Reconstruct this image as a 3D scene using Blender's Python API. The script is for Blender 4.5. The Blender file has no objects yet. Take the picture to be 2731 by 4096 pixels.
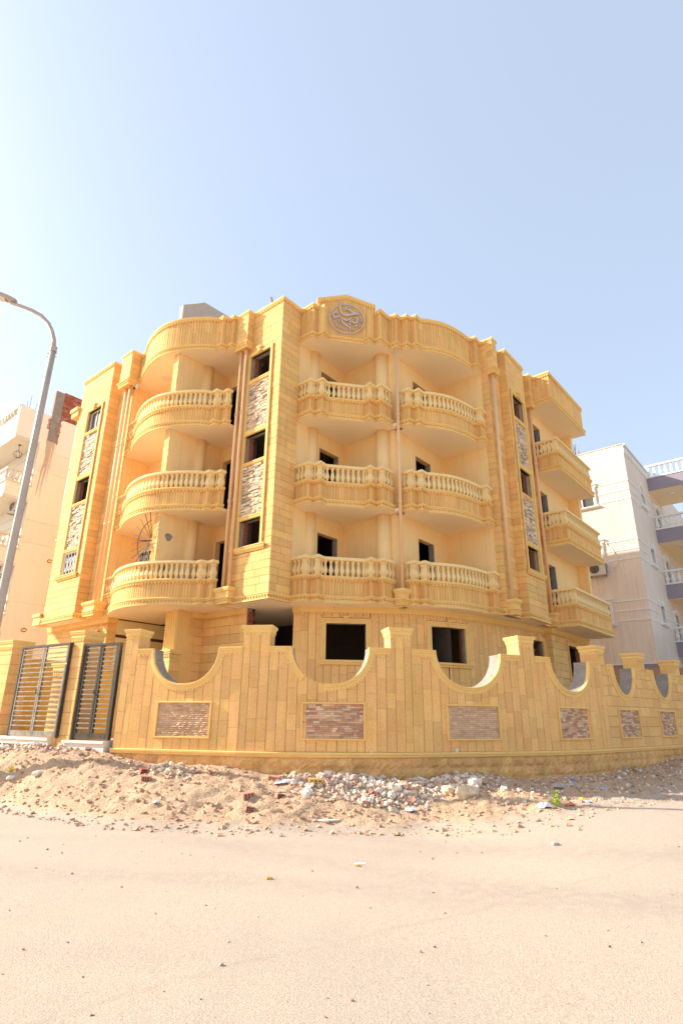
import bpy, math, random
from mathutils import Vector, Matrix, noise
random.seed(7)
R = math.radians
sc = bpy.context.scene
col = sc.collection

# ------------------------------------------------------------------ camera
TH, RO = R(19.6), R(0.6)
c_, s_ = math.cos(TH), math.sin(TH)
FW = Vector((0, c_, s_)); R0 = Vector((1, 0, 0)); U0 = Vector((0, -s_, c_))
RT = R0*math.cos(RO) + U0*math.sin(RO)
UP = -R0*math.sin(RO) + U0*math.cos(RO)
CAM = Vector((0, 0, 1.6))
cam = bpy.data.cameras.new('camera')
cam.sensor_fit = 'VERTICAL'; cam.sensor_height = 36.0; cam.lens = 36.0*2320/4096
cam.clip_end = 2000; cam.clip_start = 0.05
camo = bpy.data.objects.new('camera', cam); col.objects.link(camo)
camo.matrix_world = Matrix(((RT.x, UP.x, -FW.x, CAM.x), (RT.y, UP.y, -FW.y, CAM.y), (RT.z, UP.z, -FW.z, CAM.z), (0, 0, 0, 1)))
sc.camera = camo
sc.render.resolution_x = 682; sc.render.resolution_y = 1024

# ------------------------------------------------------------------ light
AZ, EL = R(-11.5), R(29.0)                  # direction the light travels
trav = Vector((math.cos(AZ)*math.cos(EL), math.sin(AZ)*math.cos(EL), -math.sin(EL)))
SKYMIX, VEIL = .77, (.85, .965, 1.12)
world = bpy.data.worlds.new('World'); sc.world = world; world.use_nodes = True
wn = world.node_tree
sky = wn.nodes.new('ShaderNodeTexSky'); sky.sky_type = 'NISHITA'; sky.sun_disc = False
sky.sun_elevation = EL
sky.sun_rotation = math.atan2(-trav.x, -trav.y)
sky.altitude = 50; sky.air_density = 1.0; sky.dust_density = 2.2; sky.ozone_density = 1.0
# thin even desert haze over the clear sky: part sky colour, part pale veil
veil = wn.nodes.new('ShaderNodeMix'); veil.data_type = 'RGBA'; veil.inputs[0].default_value = SKYMIX
veil.inputs[7].default_value = (*VEIL, 1)
wn.links.new(sky.outputs[0], veil.inputs[6])
wn.links.new(veil.outputs[2], wn.nodes['Background'].inputs[0])
wn.nodes['Background'].inputs[1].default_value = 0.15
sun = bpy.data.lights.new('sun', 'SUN'); sun.energy = 2.15; sun.angle = R(0.55); sun.color = (1.0, 0.93, 0.82)
suno = bpy.data.objects.new('sun', sun); col.objects.link(suno)
suno.rotation_euler = trav.to_track_quat('-Z', 'Y').to_euler()
suno.location = (-20, 5, 30)
sc.view_settings.view_transform = 'Standard'; sc.view_settings.look = 'None'
sc.view_settings.gamma = 1.0; sc.view_settings.use_curve_mapping = False
sc.view_settings.exposure = 2.14
try:
    sc.cycles.max_bounces = 8; sc.cycles.diffuse_bounces = 6
except Exception: pass

# ------------------------------------------------------------------ helpers
A50 = R(50)
CA, SA = math.cos(A50), math.sin(A50)
def W(p, q): return (p*CA + q*SA, p*SA - q*CA)
def pxsize(v, size):
    d = (Vector(v)-CAM).dot(FW)
    return size/max(d, .1)
ORG = {}
def setp(o, label=None, cat=None, group=None, kind=None):
    if label: o['label'] = label
    if cat: o['category'] = cat
    if group: o['group'] = group
    if kind: o['kind'] = kind
    return o
def thing(name, label, cat, loc=(0, 0, 0), group=None, rz=0):
    o = bpy.data.objects.new(name, None); o.empty_display_size = .3
    col.objects.link(o); o.location = loc; o.rotation_euler.z = rz; ORG[o] = Vector(loc)
    return setp(o, label, cat, group)
def link(name, me, parent=None, loc=(0, 0, 0), rz=0, kind=None):
    o = bpy.data.objects.new(name, me); col.objects.link(o)
    w = Vector(loc); ORG[o] = w
    if parent is not None:
        o.parent = parent; o.location = w - ORG[parent]
    else: o.location = w
    if rz: o.rotation_euler.z = rz
    if kind: o['kind'] = kind
    return o
def mesh(name, v, f, mat, smooth=False, mi=None):
    me = bpy.data.meshes.new(name); me.from_pydata(v, [], f)
    if isinstance(mat, (list, tuple)):
        for m in mat: me.materials.append(m)
        if mi: me.polygons.foreach_set('material_index', mi)
    elif mat: me.materials.append(mat)
    if smooth: me.polygons.foreach_set('use_smooth', [True]*len(f))
    me.update(); return me
class MB:
    def __init__(s): s.v = []; s.f = []
    def add(s, v, f):
        n = len(s.v); s.v += [tuple(a) for a in v]; s.f += [tuple(i+n for i in a) for a in f]; return s
    def hexa(s, b, t):      # bottom 4 and top 4 corners, ccw from above
        return s.add(list(b)+list(t), [(3, 2, 1, 0), (4, 5, 6, 7), (0, 1, 5, 4), (1, 2, 6, 5), (2, 3, 7, 6), (3, 0, 4, 7)])
    def box(s, x0, x1, y0, y1, z0, z1):
        return s.hexa([(x0, y0, z0), (x1, y0, z0), (x1, y1, z0), (x0, y1, z0)], [(x0, y0, z1), (x1, y0, z1), (x1, y1, z1), (x0, y1, z1)])
    def pq(s, p0, p1, q0, q1, z0, z1):
        c = [W(p0, q1), W(p1, q1), W(p1, q0), W(p0, q0)]
        return s.hexa([(a, b, z0) for a, b in c], [(a, b, z1) for a, b in c])
    def prism(s, poly, z0, z1, cap=True):
        a = sum(poly[i][0]*poly[(i+1) % len(poly)][1]-poly[(i+1) % len(poly)][0]*poly[i][1] for i in range(len(poly)))
        if a < 0: poly = poly[::-1]
        n = len(poly)
        f = [(i, (i+1) % n, n+(i+1) % n, n+i) for i in range(n)]
        if cap: f += [tuple(range(n-1, -1, -1)), tuple(range(n, 2*n))]
        return s.add([(x, y, z0) for x, y in poly]+[(x, y, z1) for x, y in poly], f)
    def tube(s, pts, r, n=8, cap=True):
        pts = [Vector(p) for p in pts]; rs = r if isinstance(r, (list, tuple)) else [r]*len(pts)
        v = []; f = []; up = None
        for i, p in enumerate(pts):
            t = (pts[min(i+1, len(pts)-1)]-pts[max(i-1, 0)]).normalized()
            if up is None: up = Vector((0, 0, 1)) if abs(t.z) < .9 else Vector((1, 0, 0))
            a = t.cross(up).normalized(); b = a.cross(t).normalized(); up = b
            for k in range(n):
                an = 2*math.pi*k/n; v.append(p+a*math.cos(an)*rs[i]+b*math.sin(an)*rs[i])
        for i in range(len(pts)-1):
            for k in range(n): f.append((i*n+k, i*n+(k+1) % n, (i+1)*n+(k+1) % n, (i+1)*n+k))
        if cap: f += [tuple(range(n-1, -1, -1)), tuple(range((len(pts)-1)*n, len(pts)*n))]
        return s.add(v, f)
    def lathe(s, prof, c=(0, 0), n=12, rot=0, sq=1):
        v = []; f = []; m = len(prof)
        for r, z in prof:
            for k in range(n):
                a = rot+2*math.pi*k/n; v.append((c[0]+math.cos(a)*r, c[1]+math.sin(a)*r, z))
        for i in range(m-1):
            for k in range(n): f.append((i*n+k, i*n+(k+1) % n, (i+1)*n+(k+1) % n, (i+1)*n+k))
        f += [tuple(range(n-1, -1, -1)), tuple(range((m-1)*n, m*n))]
        return s.add(v, f)
    def build(s, name, mat, parent=None, smooth=False, kind=None, loc=(0, 0, 0), rz=0):
        return link(name, mesh(name, s.v, s.f, mat, smooth), parent, loc, rz, kind)

class Path:
    """polyline in plan, walked left to right as seen from outside; d is the distance outwards"""
    def __init__(s, pts, pq=True, off=0.0):
        P = [Vector(W(*p)) if pq else Vector(p) for p in pts]
        s.P = P
        s._n()
        if off:
            s.P = [p+m*off for p, m in zip(P, s.M)]; s._n()
    def _n(s):
        P = s.P; n = len(P); s.S = [0.0]; s.N = []
        for a, b in zip(P, P[1:]):
            d = b-a; s.S.append(s.S[-1]+d.length); d.normalize(); s.N.append(Vector((d.y, -d.x)))
        s.M = []
        for i in range(n):
            if i == 0: m = s.N[0]
            elif i == n-1: m = s.N[-1]
            else:
                m = (s.N[i-1]+s.N[i])
                m = m/max(m.dot(s.N[i]), .25)
            s.M.append(m.copy())
        s.L = s.S[-1]
        s.C = [s.S[i] for i in range(1, n-1) if s.N[i-1].dot(s.N[i]) < .955]
    def at(s, u, d=0.0):
        S = s.S; i = 0
        while i < len(S)-2 and u > S[i+1]: i += 1
        t = (u-S[i])/(S[i+1]-S[i])
        p = s.P[i].lerp(s.P[i+1], t)
        if t < 0 or t > 1: m = s.N[i]
        else: m = s.M[i].lerp(s.M[i+1], t)
        return p+m*d
    def pt(s, u, d, z):
        a = s.at(u, d); return (a.x, a.y, z)
    def rot(s, u):
        a = s.at(u-.02); b = s.at(u+.02); return math.atan2(b.y-a.y, b.x-a.x)
    def sx(s, x):           # arclength where world x is reached
        for i in range(len(s.P)-1):
            a, b = s.P[i], s.P[i+1]
            if (x-a.x)*(x-b.x) <= 0: return s.S[i]+(x-a.x)/(b.x-a.x)*(s.S[i+1]-s.S[i])
        return 0 if x < s.P[0].x else s.L+(x-s.P[-1].x)
    def seg(s, u0, u1):     # corner stations inside an interval
        return [u0]+[k for k in s.C if u0+1e-4 < k < u1-1e-4]+[u1]
    def sub(s, u0, u1):     # vertex stations inside an interval
        return [u0]+[k for k in s.S if u0+1e-4 < k < u1-1e-4]+[u1]

def pbox(mb, path, s0, s1, z0, z1, d0, d1):
    st = path.sub(s0, s1)
    for a, b in zip(st, st[1:]):
        # ends taken just inside the segment so that mitres are exact
        e = 1e-5
        c = [path.at(a+e, d1), path.at(b-e, d1), path.at(b-e, d0), path.at(a+e, d0)]
        mb.hexa([(k.x, k.y, z0) for k in c], [(k.x, k.y, z1) for k in c])
def sweep(mb, path, prof, s0=None, s1=None):
    s0 = 0 if s0 is None else s0; s1 = path.L if s1 is None else s1
    st = path.sub(s0, s1); n = len(prof); v = []; f = []
    for u in st:
        for d, z in prof: v.append(path.pt(u, d, z))
    m = len(st)
    for i in range(m-1):
        for k in range(n):
            k2 = (k+1) % n; f.append((i*n+k, (i+1)*n+k, (i+1)*n+k2, i*n+k2))
    f += [tuple(range(n)), tuple(range(m*n-1, (m-1)*n-1, -1))]
    mb.add(v, f)
def teeth(mb, path, z0, z1, d0, d1, w=.055, gap=.05, s0=None, s1=None):
    s0 = 0 if s0 is None else s0; s1 = path.L if s1 is None else s1
    st = path.seg(s0, s1)
    for a, b in zip(st, st[1:]):
        L = b-a
        if L < .05: continue
        n = max(1, round(L/(w+gap))); p = L/n
        for i in range(n):
            pbox(mb, path, a+p*i+p*.27, a+p*(i+1)-p*.27, z0, z1, d0, d1)
def piece_vf(path, s0, s1, z0, z1, d0, d1, ch=.006):
    P = path.pt; e = 1e-5; s0 += e; s1 -= e
    chs = min(ch, (s1-s0)*.3, (z1-z0)*.3)
    v = [P(s0, d0, z0), P(s1, d0, z0), P(s1, d0, z1), P(s0, d0, z1),
         P(s0, d1-chs, z0), P(s1, d1-chs, z0), P(s1, d1-chs, z1), P(s0, d1-chs, z1),
         P(s0+chs, d1, z0+chs), P(s1-chs, d1, z0+chs), P(s1-chs, d1, z1-chs), P(s0+chs, d1, z1-chs)]
    f = [(0, 1, 5, 4), (1, 2, 6, 5), (2, 3, 7, 6), (3, 0, 4, 7), (4, 5, 9, 8), (5, 6, 10, 9), (6, 7, 11, 10), (7, 4, 8, 11), (8, 9, 10, 11)]
    return v, f
def rough_vf(path, s0, s1, z0, z1, d0, d1, amp, nx=3, nz=2):
    P = path.pt; v = []; f = []
    for j in range(nz+1):
        for i in range(nx+1):
            edge = i in (0, nx) or j in (0, nz)
            u = s0+(s1-s0)*i/nx; z = z0+(z1-z0)*j/nz
            d = (d0+(d1-d0)*.45*random.random()) if edge else d1+amp*(random.random()-.35)
            if not edge: u += (s1-s0)*.12*(random.random()-.5); z += (z1-z0)*.15*(random.random()-.5)
            v.append(P(u, d, z))
    for j in range(nz):
        for i in range(nx): f.append((j*(nx+1)+i, j*(nx+1)+i+1, (j+1)*(nx+1)+i+1, (j+1)*(nx+1)+i))
    b = len(v); v += [P(s0, d0-.03, z0), P(s1, d0-.03, z0), P(s1, d0-.03, z1), P(s0, d0-.03, z1)]
    m = nx+1
    f += [tuple(list(range(0, nx+1))[::-1]+[b, b+1]), tuple([nz*m+i for i in range(nx+1)]+[b+2, b+3]),
          tuple([j*m for j in range(nz+1)]+[b+3, b]), tuple([j*m+nx for j in range(nz, -1, -1)]+[b+1, b+2])]
    return v, f
class Reg:
    """pieces of one kind on one thing: the largest 300 become objects, the rest one joined part"""
    def __init__(s, name, root): s.name = name; s.root = root; s.it = []
    def add(s, parent, vf, mat):
        v, f = vf
        a = Vector(v[0]); mx = max((Vector(k)-a).length for k in v)
        s.it.append((pxsize(v[0], mx), parent, v, f, mat))
    def flush(s, cap=300):
        s.it.sort(key=lambda t: -t[0])
        for _, par, v, f, m in s.it[:cap]:
            link(s.name, mesh(s.name, v, f, m), par)
        rest = s.it[cap:]
        if rest:
            mats = []; mi = []; mb = MB()
            for _, par, v, f, m in rest:
                if m not in mats: mats.append(m)
                mb.add(v, f); mi += [mats.index(m)]*len(f)
            link(s.name+'_mass', mesh(s.name, mb.v, mb.f, mats, False, mi), s.root, kind='stuff')
def subtract(rects, hole):
    out = []; hs0, hs1, hz0, hz1 = hole
    for s0, s1, z0, z1 in rects:
        if hs1 <= s0 or hs0 >= s1 or hz1 <= z0 or hz0 >= z1: out.append((s0, s1, z0, z1)); continue
        if hs0 > s0: out.append((s0, hs0, z0, z1))
        if hs1 < s1: out.append((hs1, s1, z0, z1))
        a, b = max(s0, hs0), min(s1, hs1)
        if hz0 > z0: out.append((a, b, z0, hz0))
        if hz1 < z1: out.append((a, b, hz1, z1))
    return [r for r in out if r[1]-r[0] > .02 and r[3]-r[2] > .015]
def wall_body(mb, path, z0, z1, thick, holes=(), s0=None, s1=None, front=-.02):
    s0 = 0 if s0 is None else s0; s1 = path.L if s1 is None else s1
    cuts = sorted(set(path.sub(s0, s1)+[h[i] for h in holes for i in (0, 1) if s0 < h[i] < s1]))
    for a, b in zip(cuts, cuts[1:]):
        if b-a < 1e-4: continue
        r = [(a, b, z0, z1)]
        for h in holes: r = subtract(r, h)
        for q in r: pbox(mb, path, q[0], q[1], q[2], q[3], -thick, front)
def courses(reg, parent, path, z0, z1, mat, h=.2308, lo=.42, hi=.85, holes=(), s0=None, s1=None, d0=-.02, d1=0.0, g=.0065, align=None):
    s0 = 0 if s0 is None else s0; s1 = path.L if s1 is None else s1
    z = z0; odd = 0
    while z < z1-.02:
        zt = min(z+h, z1); odd ^= 1
        for a, b in zip(path.seg(s0, s1), path.seg(s0, s1)[1:]):
            L = b-a
            if L <= hi: cut = [a, b]
            else:
                cut = [a]; x = a+random.uniform(lo*.5, hi)
                while x < b-lo*.45: cut.append(x); x += random.uniform(lo, hi)
                cut.append(b)
            for u, w in zip(cut, cut[1:]):
                r = [(u, w, z, zt)]
                for hh in holes: r = subtract(r, hh)
                for q in r:
                    j = random.uniform(-.002, .003)
                    ea = g/2 if q[0] > a+1e-4 else 0; eb = g/2 if q[1] < b-1e-4 else 0
                    reg.add(parent, piece_vf(path, q[0]+ea, q[1]-eb, q[2]+g/2, q[3]-g/2, d0, d1+j, .005), mat)
        z = zt
def slabs(reg, parent, path, z0, z1, mat, w=.2, holes=(), s0=None, s1=None, d0=-.02, d1=0.0, g=.01, top=None, split=True, zl=(.35, .75), jit=.004):
    s0 = 0 if s0 is None else s0; s1 = path.L if s1 is None else s1
    for a, b in zip(path.seg(s0, s1), path.seg(s0, s1)[1:]):
        n = max(1, round((b-a)/w)); p = (b-a)/n
        for i in range(n):
            u, v = a+p*i, a+p*(i+1)
            zs = [z0]
            if split:
                z = z0+random.uniform(*zl)*random.uniform(.6, 1)
                while z < z1-.15: zs.append(z); z += random.uniform(*zl)
            zs.append(z1)
            jj = random.uniform(-jit, jit)
            for za, zb in zip(zs, zs[1:]):
                r = [(u, v, za, zb)]
                for hh in holes: r = subtract(r, hh)
                for q in r:
                    reg.add(parent, piece_vf(path, q[0]+(g/2 if i else 0), q[1]-(g/2 if i < n-1 else 0), q[2]+.0015, q[3]-.0015, d0, d1+jj, .005), mat)
def smooth_pts(pts, step=.16):
    out = []
    n = len(pts)
    for i in range(n-1):
        p0 = pts[max(i-1, 0)]; p1 = pts[i]; p2 = pts[i+1]; p3 = pts[min(i+2, n-1)]
        L = math.dist(p1, p2); k = max(1, round(L/step))
        for j in range(k):
            t = j/k
            out.append(tuple(.5*((2*p1[a])+(-p0[a]+p2[a])*t+(2*p0[a]-5*p1[a]+4*p2[a]-p3[a])*t*t+(-p0[a]+3*p1[a]-3*p2[a]+p3[a])*t**3) for a in (0, 1)))
    out.append(tuple(pts[-1])); return out

# ------------------------------------------------------------------ materials
def nd(nt, t, **k):
    n = nt.nodes.new(t)
    for a, b in k.items(): setattr(n, a, b)
    return n
def material(name, colr, col2=None, var=.25, scale=6.0, grain=.12, bump=.15, bscale=60, rough=.85, rnd=0.0, hue=None, metallic=0.0, stain=None, streak=0.0):
    """base colour mottled by noise; rnd spreads the value from piece to piece"""
    m = bpy.data.materials.new(name); m.use_nodes = True; nt = m.node_tree; L = nt.links.new
    b = nt.nodes['Principled BSDF']; b.inputs['Roughness'].default_value = rough; b.inputs['Metallic'].default_value = metallic; b.inputs['Specular IOR Level'].default_value = .5 if rough < .15 else .22
    geo = nd(nt, 'ShaderNodeNewGeometry'); tc = nd(nt, 'ShaderNodeTexCoord')
    n1 = nd(nt, 'ShaderNodeTexNoise'); n1.inputs['Scale'].default_value = scale; n1.inputs['Detail'].default_value = 6
    L(geo.outputs['Position'], n1.inputs['Vector'])
    col2 = col2 or tuple(c*.72 for c in colr)
    mx = nd(nt, 'ShaderNodeMix', data_type='RGBA'); mx.inputs[6].default_value = (*colr, 1); mx.inputs[7].default_value = (*col2, 1)
    mr = nd(nt, 'ShaderNodeMapRange'); mr.inputs[1].default_value = .35; mr.inputs[2].default_value = .72; mr.inputs[4].default_value = var*2.4
    mr.clamp = True
    L(n1.outputs[0], mr.inputs[0]); L(mr.outputs[0], mx.inputs[0]); out = mx.outputs[2]
    if rnd or hue:
        oi = nd(nt, 'ShaderNodeObjectInfo'); ad = nd(nt, 'ShaderNodeMath', operation='ADD'); fr = nd(nt, 'ShaderNodeMath', operation='FRACT')
        L(oi.outputs['Random'], ad.inputs[0]); L(geo.outputs['Random Per Island'], ad.inputs[1]); L(ad.outputs[0], fr.inputs[0])
        if hue:
            cr = nd(nt, 'ShaderNodeValToRGB'); cr.color_ramp.interpolation = 'CONSTANT'
            els = cr.color_ramp.elements
            while len(els) < len(hue): els.new(.5)
            for i, h in enumerate(hue): els[i].position = i/len(hue); els[i].color = (*h, 1)
            L(fr.outputs[0], cr.inputs[0])
            m2 = nd(nt, 'ShaderNodeMix', data_type='RGBA', blend_type='MULTIPLY'); m2.inputs[0].default_value = 1
            L(out, m2.inputs[6]); L(cr.outputs[0], m2.inputs[7]); out = m2.outputs[2]
        if rnd:
            wn_ = nd(nt, 'ShaderNodeTexWhiteNoise', noise_dimensions='1D'); L(fr.outputs[0], wn_.inputs['W'])
            v = nd(nt, 'ShaderNodeMapRange'); v.inputs[3].default_value = 1-rnd; v.inputs[4].default_value = 1+rnd*.6
            L(wn_.outputs[0], v.inputs[0])
            hs = nd(nt, 'ShaderNodeHueSaturation'); L(v.outputs[0], hs.inputs['Value']); L(out, hs.inputs['Color'])
            v2 = nd(nt, 'ShaderNodeMapRange'); v2.inputs[3].default_value = .5-rnd*.085; v2.inputs[4].default_value = .5+rnd*.004
            L(fr.outputs[0], v2.inputs[0]); L(v2.outputs[0], hs.inputs['Hue']); out = hs.outputs[0]
    if grain:
        n2 = nd(nt, 'ShaderNodeTexNoise'); n2.inputs['Scale'].default_value = bscale*.9; n2.inputs['Detail'].default_value = 4
        L(geo.outputs['Position'], n2.inputs['Vector'])
        r2 = nd(nt, 'ShaderNodeMapRange'); r2.inputs[1].default_value = .3; r2.inputs[2].default_value = .7; r2.inputs[3].default_value = 1-grain; r2.inputs[4].default_value = 1+grain*.7
        L(n2.outputs[0], r2.inputs[0])
        m3 = nd(nt, 'ShaderNodeMix', data_type='RGBA', blend_type='MULTIPLY'); m3.inputs[0].default_value = 1
        L(out, m3.inputs[6]); cb = nd(nt, 'ShaderNodeCombineColor')
        for k in range(3): L(r2.outputs[0], cb.inputs[k])
        L(cb.outputs[0], m3.inputs[7]); out = m3.outputs[2]
    if streak:
        mp = nd(nt, 'ShaderNodeMapping'); mp.inputs['Scale'].default_value = (9, 9, .5); L(geo.outputs['Position'], mp.inputs[0])
        n4 = nd(nt, 'ShaderNodeTexNoise'); n4.inputs['Scale'].default_value = 1.4; n4.inputs['Detail'].default_value = 5; L(mp.outputs[0], n4.inputs['Vector'])
        r4 = nd(nt, 'ShaderNodeMapRange'); r4.inputs[1].default_value = .42; r4.inputs[2].default_value = .75; r4.inputs[3].default_value = 1; r4.inputs[4].default_value = 1-streak
        L(n4.outputs[0], r4.inputs[0]); cb = nd(nt, 'ShaderNodeCombineColor')
        for k in range(3): L(r4.outputs[0], cb.inputs[k])
        m4 = nd(nt, 'ShaderNodeMix', data_type='RGBA', blend_type='MULTIPLY'); m4.inputs[0].default_value = 1
        L(out, m4.inputs[6]); L(cb.outputs[0], m4.inputs[7]); out = m4.outputs[2]
    L(out, b.inputs['Base Color'])
    if bump:
        n3 = nd(nt, 'ShaderNodeTexNoise'); n3.inputs['Scale'].default_value = bscale; n3.inputs['Detail'].default_value = 5
        L(geo.outputs['Position'], n3.inputs['Vector'])
        bp = nd(nt, 'ShaderNodeBump'); bp.inputs['Strength'].default_value = bump; bp.inputs['Distance'].default_value = .01
        L(n3.outputs[0], bp.inputs['Height']); L(bp.outputs[0], b.inputs['Normal'])
    return m
SAND = (.88, .564, .20)
M = {}
M['stone'] = material('sandstone_cladding', SAND, (.82, .47, .145), var=.25, scale=2.2, grain=.12, bump=.3, bscale=45, rnd=.13, streak=.10)
M['fence'] = material('sandstone_slab', (.89, .55, .205), (.83, .465, .142), var=.26, scale=1.8, grain=.12, bump=.3, bscale=38, rnd=.11, streak=.10)
M['trim'] = material('sandstone_trim', (.88, .58, .21), (.82, .50, .158), var=.25, scale=3, grain=.08, bump=.2, bscale=40)
M['balu'] = material('sandstone_baluster', (.90, .675, .33), (.86, .605, .26), var=.2, scale=5, grain=.06, bump=.15, bscale=50)
M['plaster'] = material('orange_plaster', (.95, .672, .32), (.92, .61, .26), var=.25, scale=1.4, grain=.06, bump=.25, bscale=30, streak=.08)
M['soffit'] = material('cream_soffit', (.95, .79, .54), (.93, .745, .48), var=.2, scale=1.2, grain=.04, bump=.1, bscale=25)
M['cement'] = material('grey_cement', (.33, .29, .25), (.24, .20, .17), var=.3, scale=4, grain=.15, bump=.5, bscale=20)
M['rock'] = material('rock_face_stone', (.80, .50, .19), (.58, .32, .10), var=.3, scale=5, grain=.2, bump=.6, bscale=28, rnd=.15)
M['brick'] = material('panel_brick', (.9, .9, .9), (.7, .7, .7), var=.25, scale=14, grain=.15, bump=.3, bscale=60, rnd=.12,
    hue=[(.86, .56, .32), (.68, .36, .20), (.90, .64, .40), (.55, .31, .21), (.82, .50, .22), (.78, .52, .32), (.56, .36, .24), (.92, .70, .46), (.70, .38, .23), (.82, .58, .36)])
M['brickpale'] = material('panel_brick_pale', (.9, .9, .9), (.75, .75, .75), var=.25, scale=14, grain=.15, bump=.4, bscale=60, rnd=.08,
    hue=[(.80, .55, .33), (.75, .49, .29), (.84, .60, .38), (.68, .45, .27), (.78, .52, .29)])
M['ledge'] = material('ledge_stone', (.95, .95, .95), (.7, .7, .7), var=.3, scale=10, grain=.15, bump=.5, bscale=45, rnd=.15,
    hue=[(.90, .69, .46), (.80, .58, .36), (.93, .75, .52), (.68, .49, .32), (.86, .61, .34), (.91, .71, .47)])
M['redbrick'] = material('red_brick', (.95, .95, .95), (.7, .7, .7), var=.3, scale=12, grain=.2, bump=.5, bscale=50, rnd=.15,
    hue=[(.50, .17, .09), (.56, .22, .12), (.44, .15, .08), (.60, .33, .24), (.53, .19, .10), (.48, .16, .09)])
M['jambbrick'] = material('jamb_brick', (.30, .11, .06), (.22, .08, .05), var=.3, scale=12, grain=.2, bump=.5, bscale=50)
M['mortar'] = material('mortar', (.35, .22, .15), grain=.2, bump=.5)
M['pipe'] = material('painted_pipe', (.84, .54, .28), (.78, .48, .23), var=.15, scale=3, grain=.03, bump=0, rough=.5)
M['iron'] = material('dark_green_iron', (.055, .048, .032), (.09, .07, .045), var=.4, scale=9, grain=.2, bump=.1, rough=.55, metallic=.0)
M['marble'] = material('pale_marble', (.80, .74, .66), (.70, .60, .50), var=.25, scale=3, grain=.06, bump=.1, rough=.5)
M['white'] = material('white_paint', (.80, .78, .74), (.74, .70, .64), var=.15, scale=6, grain=.03, bump=.05, rough=.5)
M['silver'] = material('brushed_metal_letters', (.55, .51, .51), (.49, .45, .46), var=.1, scale=8, grain=.03, bump=0, rough=.4, metallic=.0)
M['ironrail'] = material('sunlit_iron_rail', (.34, .29, .23), (.20, .17, .13), var=.5, scale=7, grain=.2, bump=.1, rough=.4)  # same paint as the dark iron, sunlight on the bars put into the colour
M['ochrewall'] = material('ochre_yard_plaster', (.90, .52, .10), (.86, .46, .07), var=.25, scale=1.4, grain=.06, bump=.2, bscale=30)
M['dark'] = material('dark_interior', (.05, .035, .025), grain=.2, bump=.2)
M['pink'] = material('peach_render', (.94, .84, .69), (.92, .80, .64), var=.25, scale=.8, grain=.05, bump=.25, bscale=25, streak=.05)
M['pink2'] = material('peach_render_darker', (.93, .81, .66), (.90, .77, .61), var=.2, scale=.8, grain=.05, bump=.25, bscale=25, streak=.05)
M['offwhite'] = material('cream_render', (.74, .68, .58), (.68, .60, .48), var=.2, scale=2, grain=.04, bump=.1)
M['mauve'] = material('beige_render', (.78, .67, .56), (.73, .61, .50), var=.25, scale=1.0, grain=.05, bump=.35, bscale=14, streak=.14)
M['purple'] = material('purple_grey_render', (.33, .28, .32), (.29, .24, .28), var=.2, scale=2, grain=.04, bump=.1)
M['brown'] = material('brown_render', (.48, .26, .13), (.42, .22, .11), var=.3, scale=1.5, grain=.06, bump=.2)
M['pole'] = material('weathered_pole', (.52, .43, .36), (.46, .36, .30), var=.4, scale=2.5, grain=.05, bump=.05, rough=.45, metallic=.1)
M['glass'] = material('window_glass', (.10, .11, .11), (.08, .09, .09), var=.1, grain=0, bump=0, rough=.08)
M['curtain'] = material('white_curtain', (.78, .74, .68), (.70, .64, .58), var=.3, scale=12, grain=.03, bump=0)
M['granite'] = material('brown_granite', (.16, .08, .05), (.10, .05, .03), var=.4, scale=30, grain=.3, bump=0, rough=.4)
M['tile'] = material('cream_marble_tile', (.90, .77, .46), (.86, .70, .38), var=.3, scale=2.5, grain=.04, bump=.05, rough=.5)
M['wood'] = material('weathered_wood', (.55, .42, .30), (.42, .30, .2), var=.4, scale=8, grain=.2, bump=.4)
M['acbody'] = material('ac_casing', (.62, .57, .50), (.56, .50, .43), var=.15, grain=.02, bump=0, rough=.5)
M['greyslab'] = material('grey_slab', (.50, .44, .38), (.42, .36, .30), var=.3, scale=6, grain=.12, bump=.3)
M['black'] = material('black_metal', (.03, .03, .03), grain=.1, bump=0, rough=.5)

# ------------------------------------------------------------------ boundary wall line (needed by the ground)
FENCE = [(-4.74, 13.06), (-4.44, 12.975), (-2.0, 12.27), (-1.44, 12.17), (-.75, 12.13), (-.1, 12.15), (.55, 12.22), (1.04, 12.31), (1.5, 12.45), (2.1, 12.655), (3.5, 13.2), (4.04, 13.42),
         (4.43, 13.6), (4.94, 13.87), (5.5, 14.24), (6.0, 14.63), (6.47, 15.03), (6.78, 15.3), (7.04, 15.52), (8.0, 16.37), (8.3, 16.63), (8.6, 16.9), (8.96, 17.23), (9.9, 18.13),
         (10.35, 18.53), (10.65, 18.8), (12.5, 20.45), (15.5, 23.1), (20, 27.1)]
GATES = [(-14.0, 18.95), (-8.57, 15.35), (-7.81, 14.75), (-6.34, 13.75), (-5.9, 13.68), (-4.74, 13.06)]
LINE = GATES[:-1]+FENCE
def lerp_tab(t, x):
    if x <= t[0][0]: return t[0][1]
    for (a, b), (c, d) in zip(t, t[1:]):
        if x <= c: return b+(d-b)*(x-a)/(c-a)
    return t[-1][1]
BASEZ = [(-12, .75), (-8, .92), (-6.2, .96), (-4.8, .90), (-4.1, .74), (-3.8, .70), (-2.5, .72), (-1.8, .62), (-1.4, .57), (-.2, .57), (.9, .50), (1.65, .45), (2.2, .54), (2.85, .55), (3.9, .42), (4.7, .46), (6.25, .42), (7.9, .5), (9.4, .63), (10, .68), (13, .7)]
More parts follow.
